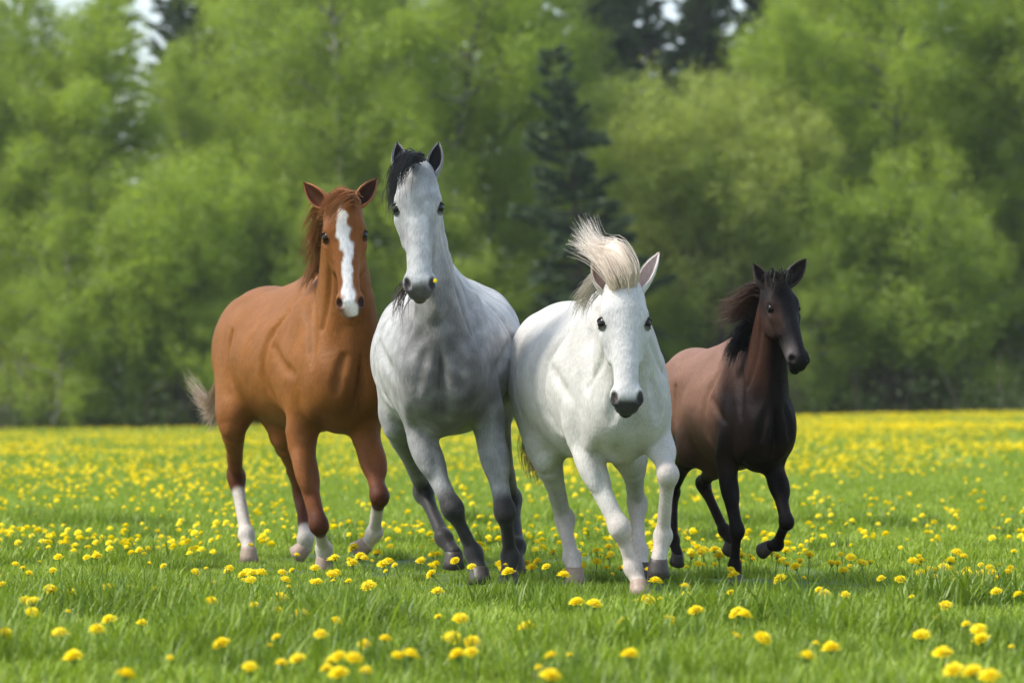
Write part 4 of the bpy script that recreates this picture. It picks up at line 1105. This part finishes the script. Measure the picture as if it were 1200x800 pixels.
# ------------------------------------------------------------------ dandelions
M_petal = leafy_material('dandelion petals', [(0, (.80, .60, .004)), (.5, (.90, .76, .008)), (1, (.95, .86, .03))], .3, .6, .2, 1.1)
M_stem = plain_material('dandelion stem', (.16, .26, .05), .5, .3)
def flower_mesh(seed, lowpoly=False):
    g = np.random.default_rng(seed); V, F, C = [], [], []
    rows = ((26, .026, .003, .0045), (22, .022, .009, .0042), (16, .016, .014, .0040), (10, .009, .017, .0034)) if not lowpoly else ((11, .026, .002, .0085), (8, .021, .010, .009), (5, .012, .017, .008))
    for n, L, z, w in rows:
        for q in range(n):
            a = q * 6.283 / n + g.normal(0, .08); l = L * g.uniform(.85, 1.12); u = np.array([math.cos(a), math.sin(a), 0]); s = np.array([-u[1], u[0], 0])
            zt = z + g.uniform(-.002, .004)
            b = len(V); up_ = np.array([0, 0, 1.])
            V += [u * .002 + up_ * (z * .7), u * l * .6 - s * w + up_ * (z + .002), u * l + up_ * zt, u * l * .6 + s * w + up_ * (z + .002)]
            F.append([b, b + 1, b + 2, b + 3]); C += [g.uniform(.2, .9)] * 4
    me = mesh_np('flower_head', np.array(V), np.array(F), False, np.array(C)[:, None] * np.ones(3), [M_petal])
    return me
def stem_mesh(seed, h):
    g = np.random.default_rng(seed)
    p = spline([(g.normal(0, .012), g.normal(0, .012), -h), (g.normal(0, .006), g.normal(0, .006), -h * .5), (0, 0, .002)], 5)
    v, f = tubes([p, np.array([(0, 0, -.010), (0, 0, -.004), (0, 0, .003)])], [np.full(5, .0024), np.array([.004, .0085, .007])], 6)
    return mesh_np('stem', v, f, True, None, [M_stem])
heads = [flower_mesh(s) for s in range(4)]
stems = [(h, stem_mesh(50 + q, h)) for q, h in enumerate((.06, .09, .105, .14))]
low_heads = [flower_mesh(90 + s, True) for s in range(3)]

def flower_density(x, y):
    px = 600 + x / y * FPX
    base = 4.5 + 18 * sstep(17, 24, y) + 10 * sstep(40, 80, y)
    clump = np.clip(vnoise(x, y, .75, 21) * 2.2 - .75, 0, 1.2) * 1.6 + .10
    patch = .12 + 2.0 * vnoise(x + 50, y * .6, 4.5, 22) ** 1.8
    patch = patch * sstep(24, 34, y) + (.5 + .9 * vnoise(x, y, 2.5, 23)) * (1 - sstep(24, 34, y))
    bare = 1 - .72 * sstep(930, 1040, px) * sstep(20.5, 23, y) * (1 - sstep(40, 50, y))
    bare *= 1 - .45 * (1 - sstep(300, 500, px)) * sstep(60, 90, y)
    return base * clump * patch * bare
# candidates by rejection, near field first
x, y = in_view(26000, 12.8, 27, 1.0, .15); area = .13 * (27 ** 2 - 12.8 ** 2)
keep = rng.random(len(x)) < flower_density(x, y) / (26000 / area)
x, y = x[keep], y[keep]
# the flowers that stand out in the photograph's foreground
spots = [(480, 770), (530, 750), (553, 755), (537, 770), (397, 792), (893, 750), (915, 680), (1080, 747), (1105, 768), (1118, 788), (1140, 790), (1160, 795), (1150, 752), (974, 762), (617, 737), (660, 676),
         (432, 688), (38, 708), (30, 707), (5, 745), (260, 757), (70, 745), (86, 772), (758, 705), (816, 718), (328, 702), (352, 722), (676, 708), (696, 710), (738, 770), (147, 794), (865, 720), (645, 795), (596, 672), (768, 683)]
fx = np.array([(a - 600) / FPX * (FPX * .905 / (b - HORIZON)) for a, b in spots]); fy = np.array([FPX * .905 / (b - HORIZON) for a, b in spots])
o_ = np.argsort(y); x, y = x[o_], y[o_]
nk_ = 300 - len(spots)
ind_x, ind_y = np.concatenate([fx, x[:nk_]]), np.concatenate([fy, y[:nk_]])
FL = 'yellow dandelion in bloom on its own stem in the grass around the horses'
for q in range(len(ind_x)):
    h, sm = stems[int(rng.integers(1, 4)) if q >= len(spots) else 2]
    e = empty('dandelion', (ind_x[q], ind_y[q], float(ground_z(ind_x[q], ind_y[q])) + h * .92))
    big = 1.55 if q < len(spots) else rng.choice([.55, .8, 1.0, 1.15, 1.35])
    e.scale = (big, big, big)
    e.rotation_euler = (rng.uniform(.05, .55), rng.normal(0, .25), rng.normal(0, .5))
    tag(e, FL, 'dandelion', 'dandelions in the near grass')
    hd = obj('flower_head', heads[int(rng.integers(0, 4))], e); hd.rotation_euler[2] = rng.uniform(0, 6.28)
    obj('stem', sm, e)
fx_, fy_ = [x[nk_:]], [y[nk_:]]
x, y = in_view(26000, 13, 27, 1.8, .5); area = .13 * 1.8 * (27 ** 2 - 13 ** 2)     # beside the near wedge
keep = (rng.random(len(x)) < flower_density(x, y) / (26000 / area)) & (np.abs(x) > .13 * y + .15)
fx_.append(x[keep]); fy_.append(y[keep])
x, y = in_view(250000, 27, 130, 1.8, .5); area = .13 * 1.8 * (130 ** 2 - 27 ** 2)
keep = rng.random(len(x)) < 0.8 * flower_density(x, y) / (250000 / area)
fx_.append(x[keep]); fy_.append(y[keep])
x, y = np.concatenate(fx_), np.concatenate(fy_)
print('dandelions', len(ind_x), len(x))
hgt = rng.uniform(.07, .15, len(x))
gn_scatter('dandelion_carpet', np.stack([x, y, ground_z(x, y) + hgt], 1), rng.uniform(0, 6.28, len(x)), rng.uniform(.6, 1.25, len(x)), rng.integers(0, 3, len(x)), low_heads,
           'carpet of yellow dandelions spreading over the field to the wood', 'dandelions', np.stack([rng.uniform(.05, .6, len(x)), rng.normal(0, .3, len(x))], 1))
# the one in the grey horse's mouth
mp_ = P(510, 329, 19.36)
e = empty('dandelion', mp_); e.rotation_euler = (1.2, .5, 0); e.scale = (.45, .45, .45)
tag(e, "yellow dandelion hanging from the grey horse's mouth", 'dandelion')
obj('flower_head', heads[1], e); obj('stem', stems[0][1], e)

# ------------------------------------------------------------------ thin haze added over meadow and wood to lift the dark of the trees
hz_me = bpy.data.meshes.new('haze')
hx0, hx1, hy0, hy1, hz0, hz1 = -950., 950., -60., 1550., -2.5, 34.
hz_me.from_pydata([(x_, y_, z_) for z_ in (hz0, hz1) for y_ in (hy0, hy1) for x_ in (hx0, hx1)], [],
                  [(0, 2, 3, 1), (4, 5, 7, 6), (0, 1, 5, 4), (2, 6, 7, 3), (0, 4, 6, 2), (1, 3, 7, 5)])
m, nt, N, out = nmat('haze air')
pv = N('ShaderNodeVolumePrincipled'); pv.inputs['Color'].default_value = (.92, .96, 1, 1); pv.inputs['Density'].default_value = HAZE; pv.inputs['Anisotropy'].default_value = .2
nt.links.new(pv.outputs[0], out.inputs['Volume'])
hz_me.materials.append(m)
tag(obj('haze', hz_me), 'thin pale haze added over the meadow to lift the dark of the wood', 'haze', kind='stuff')
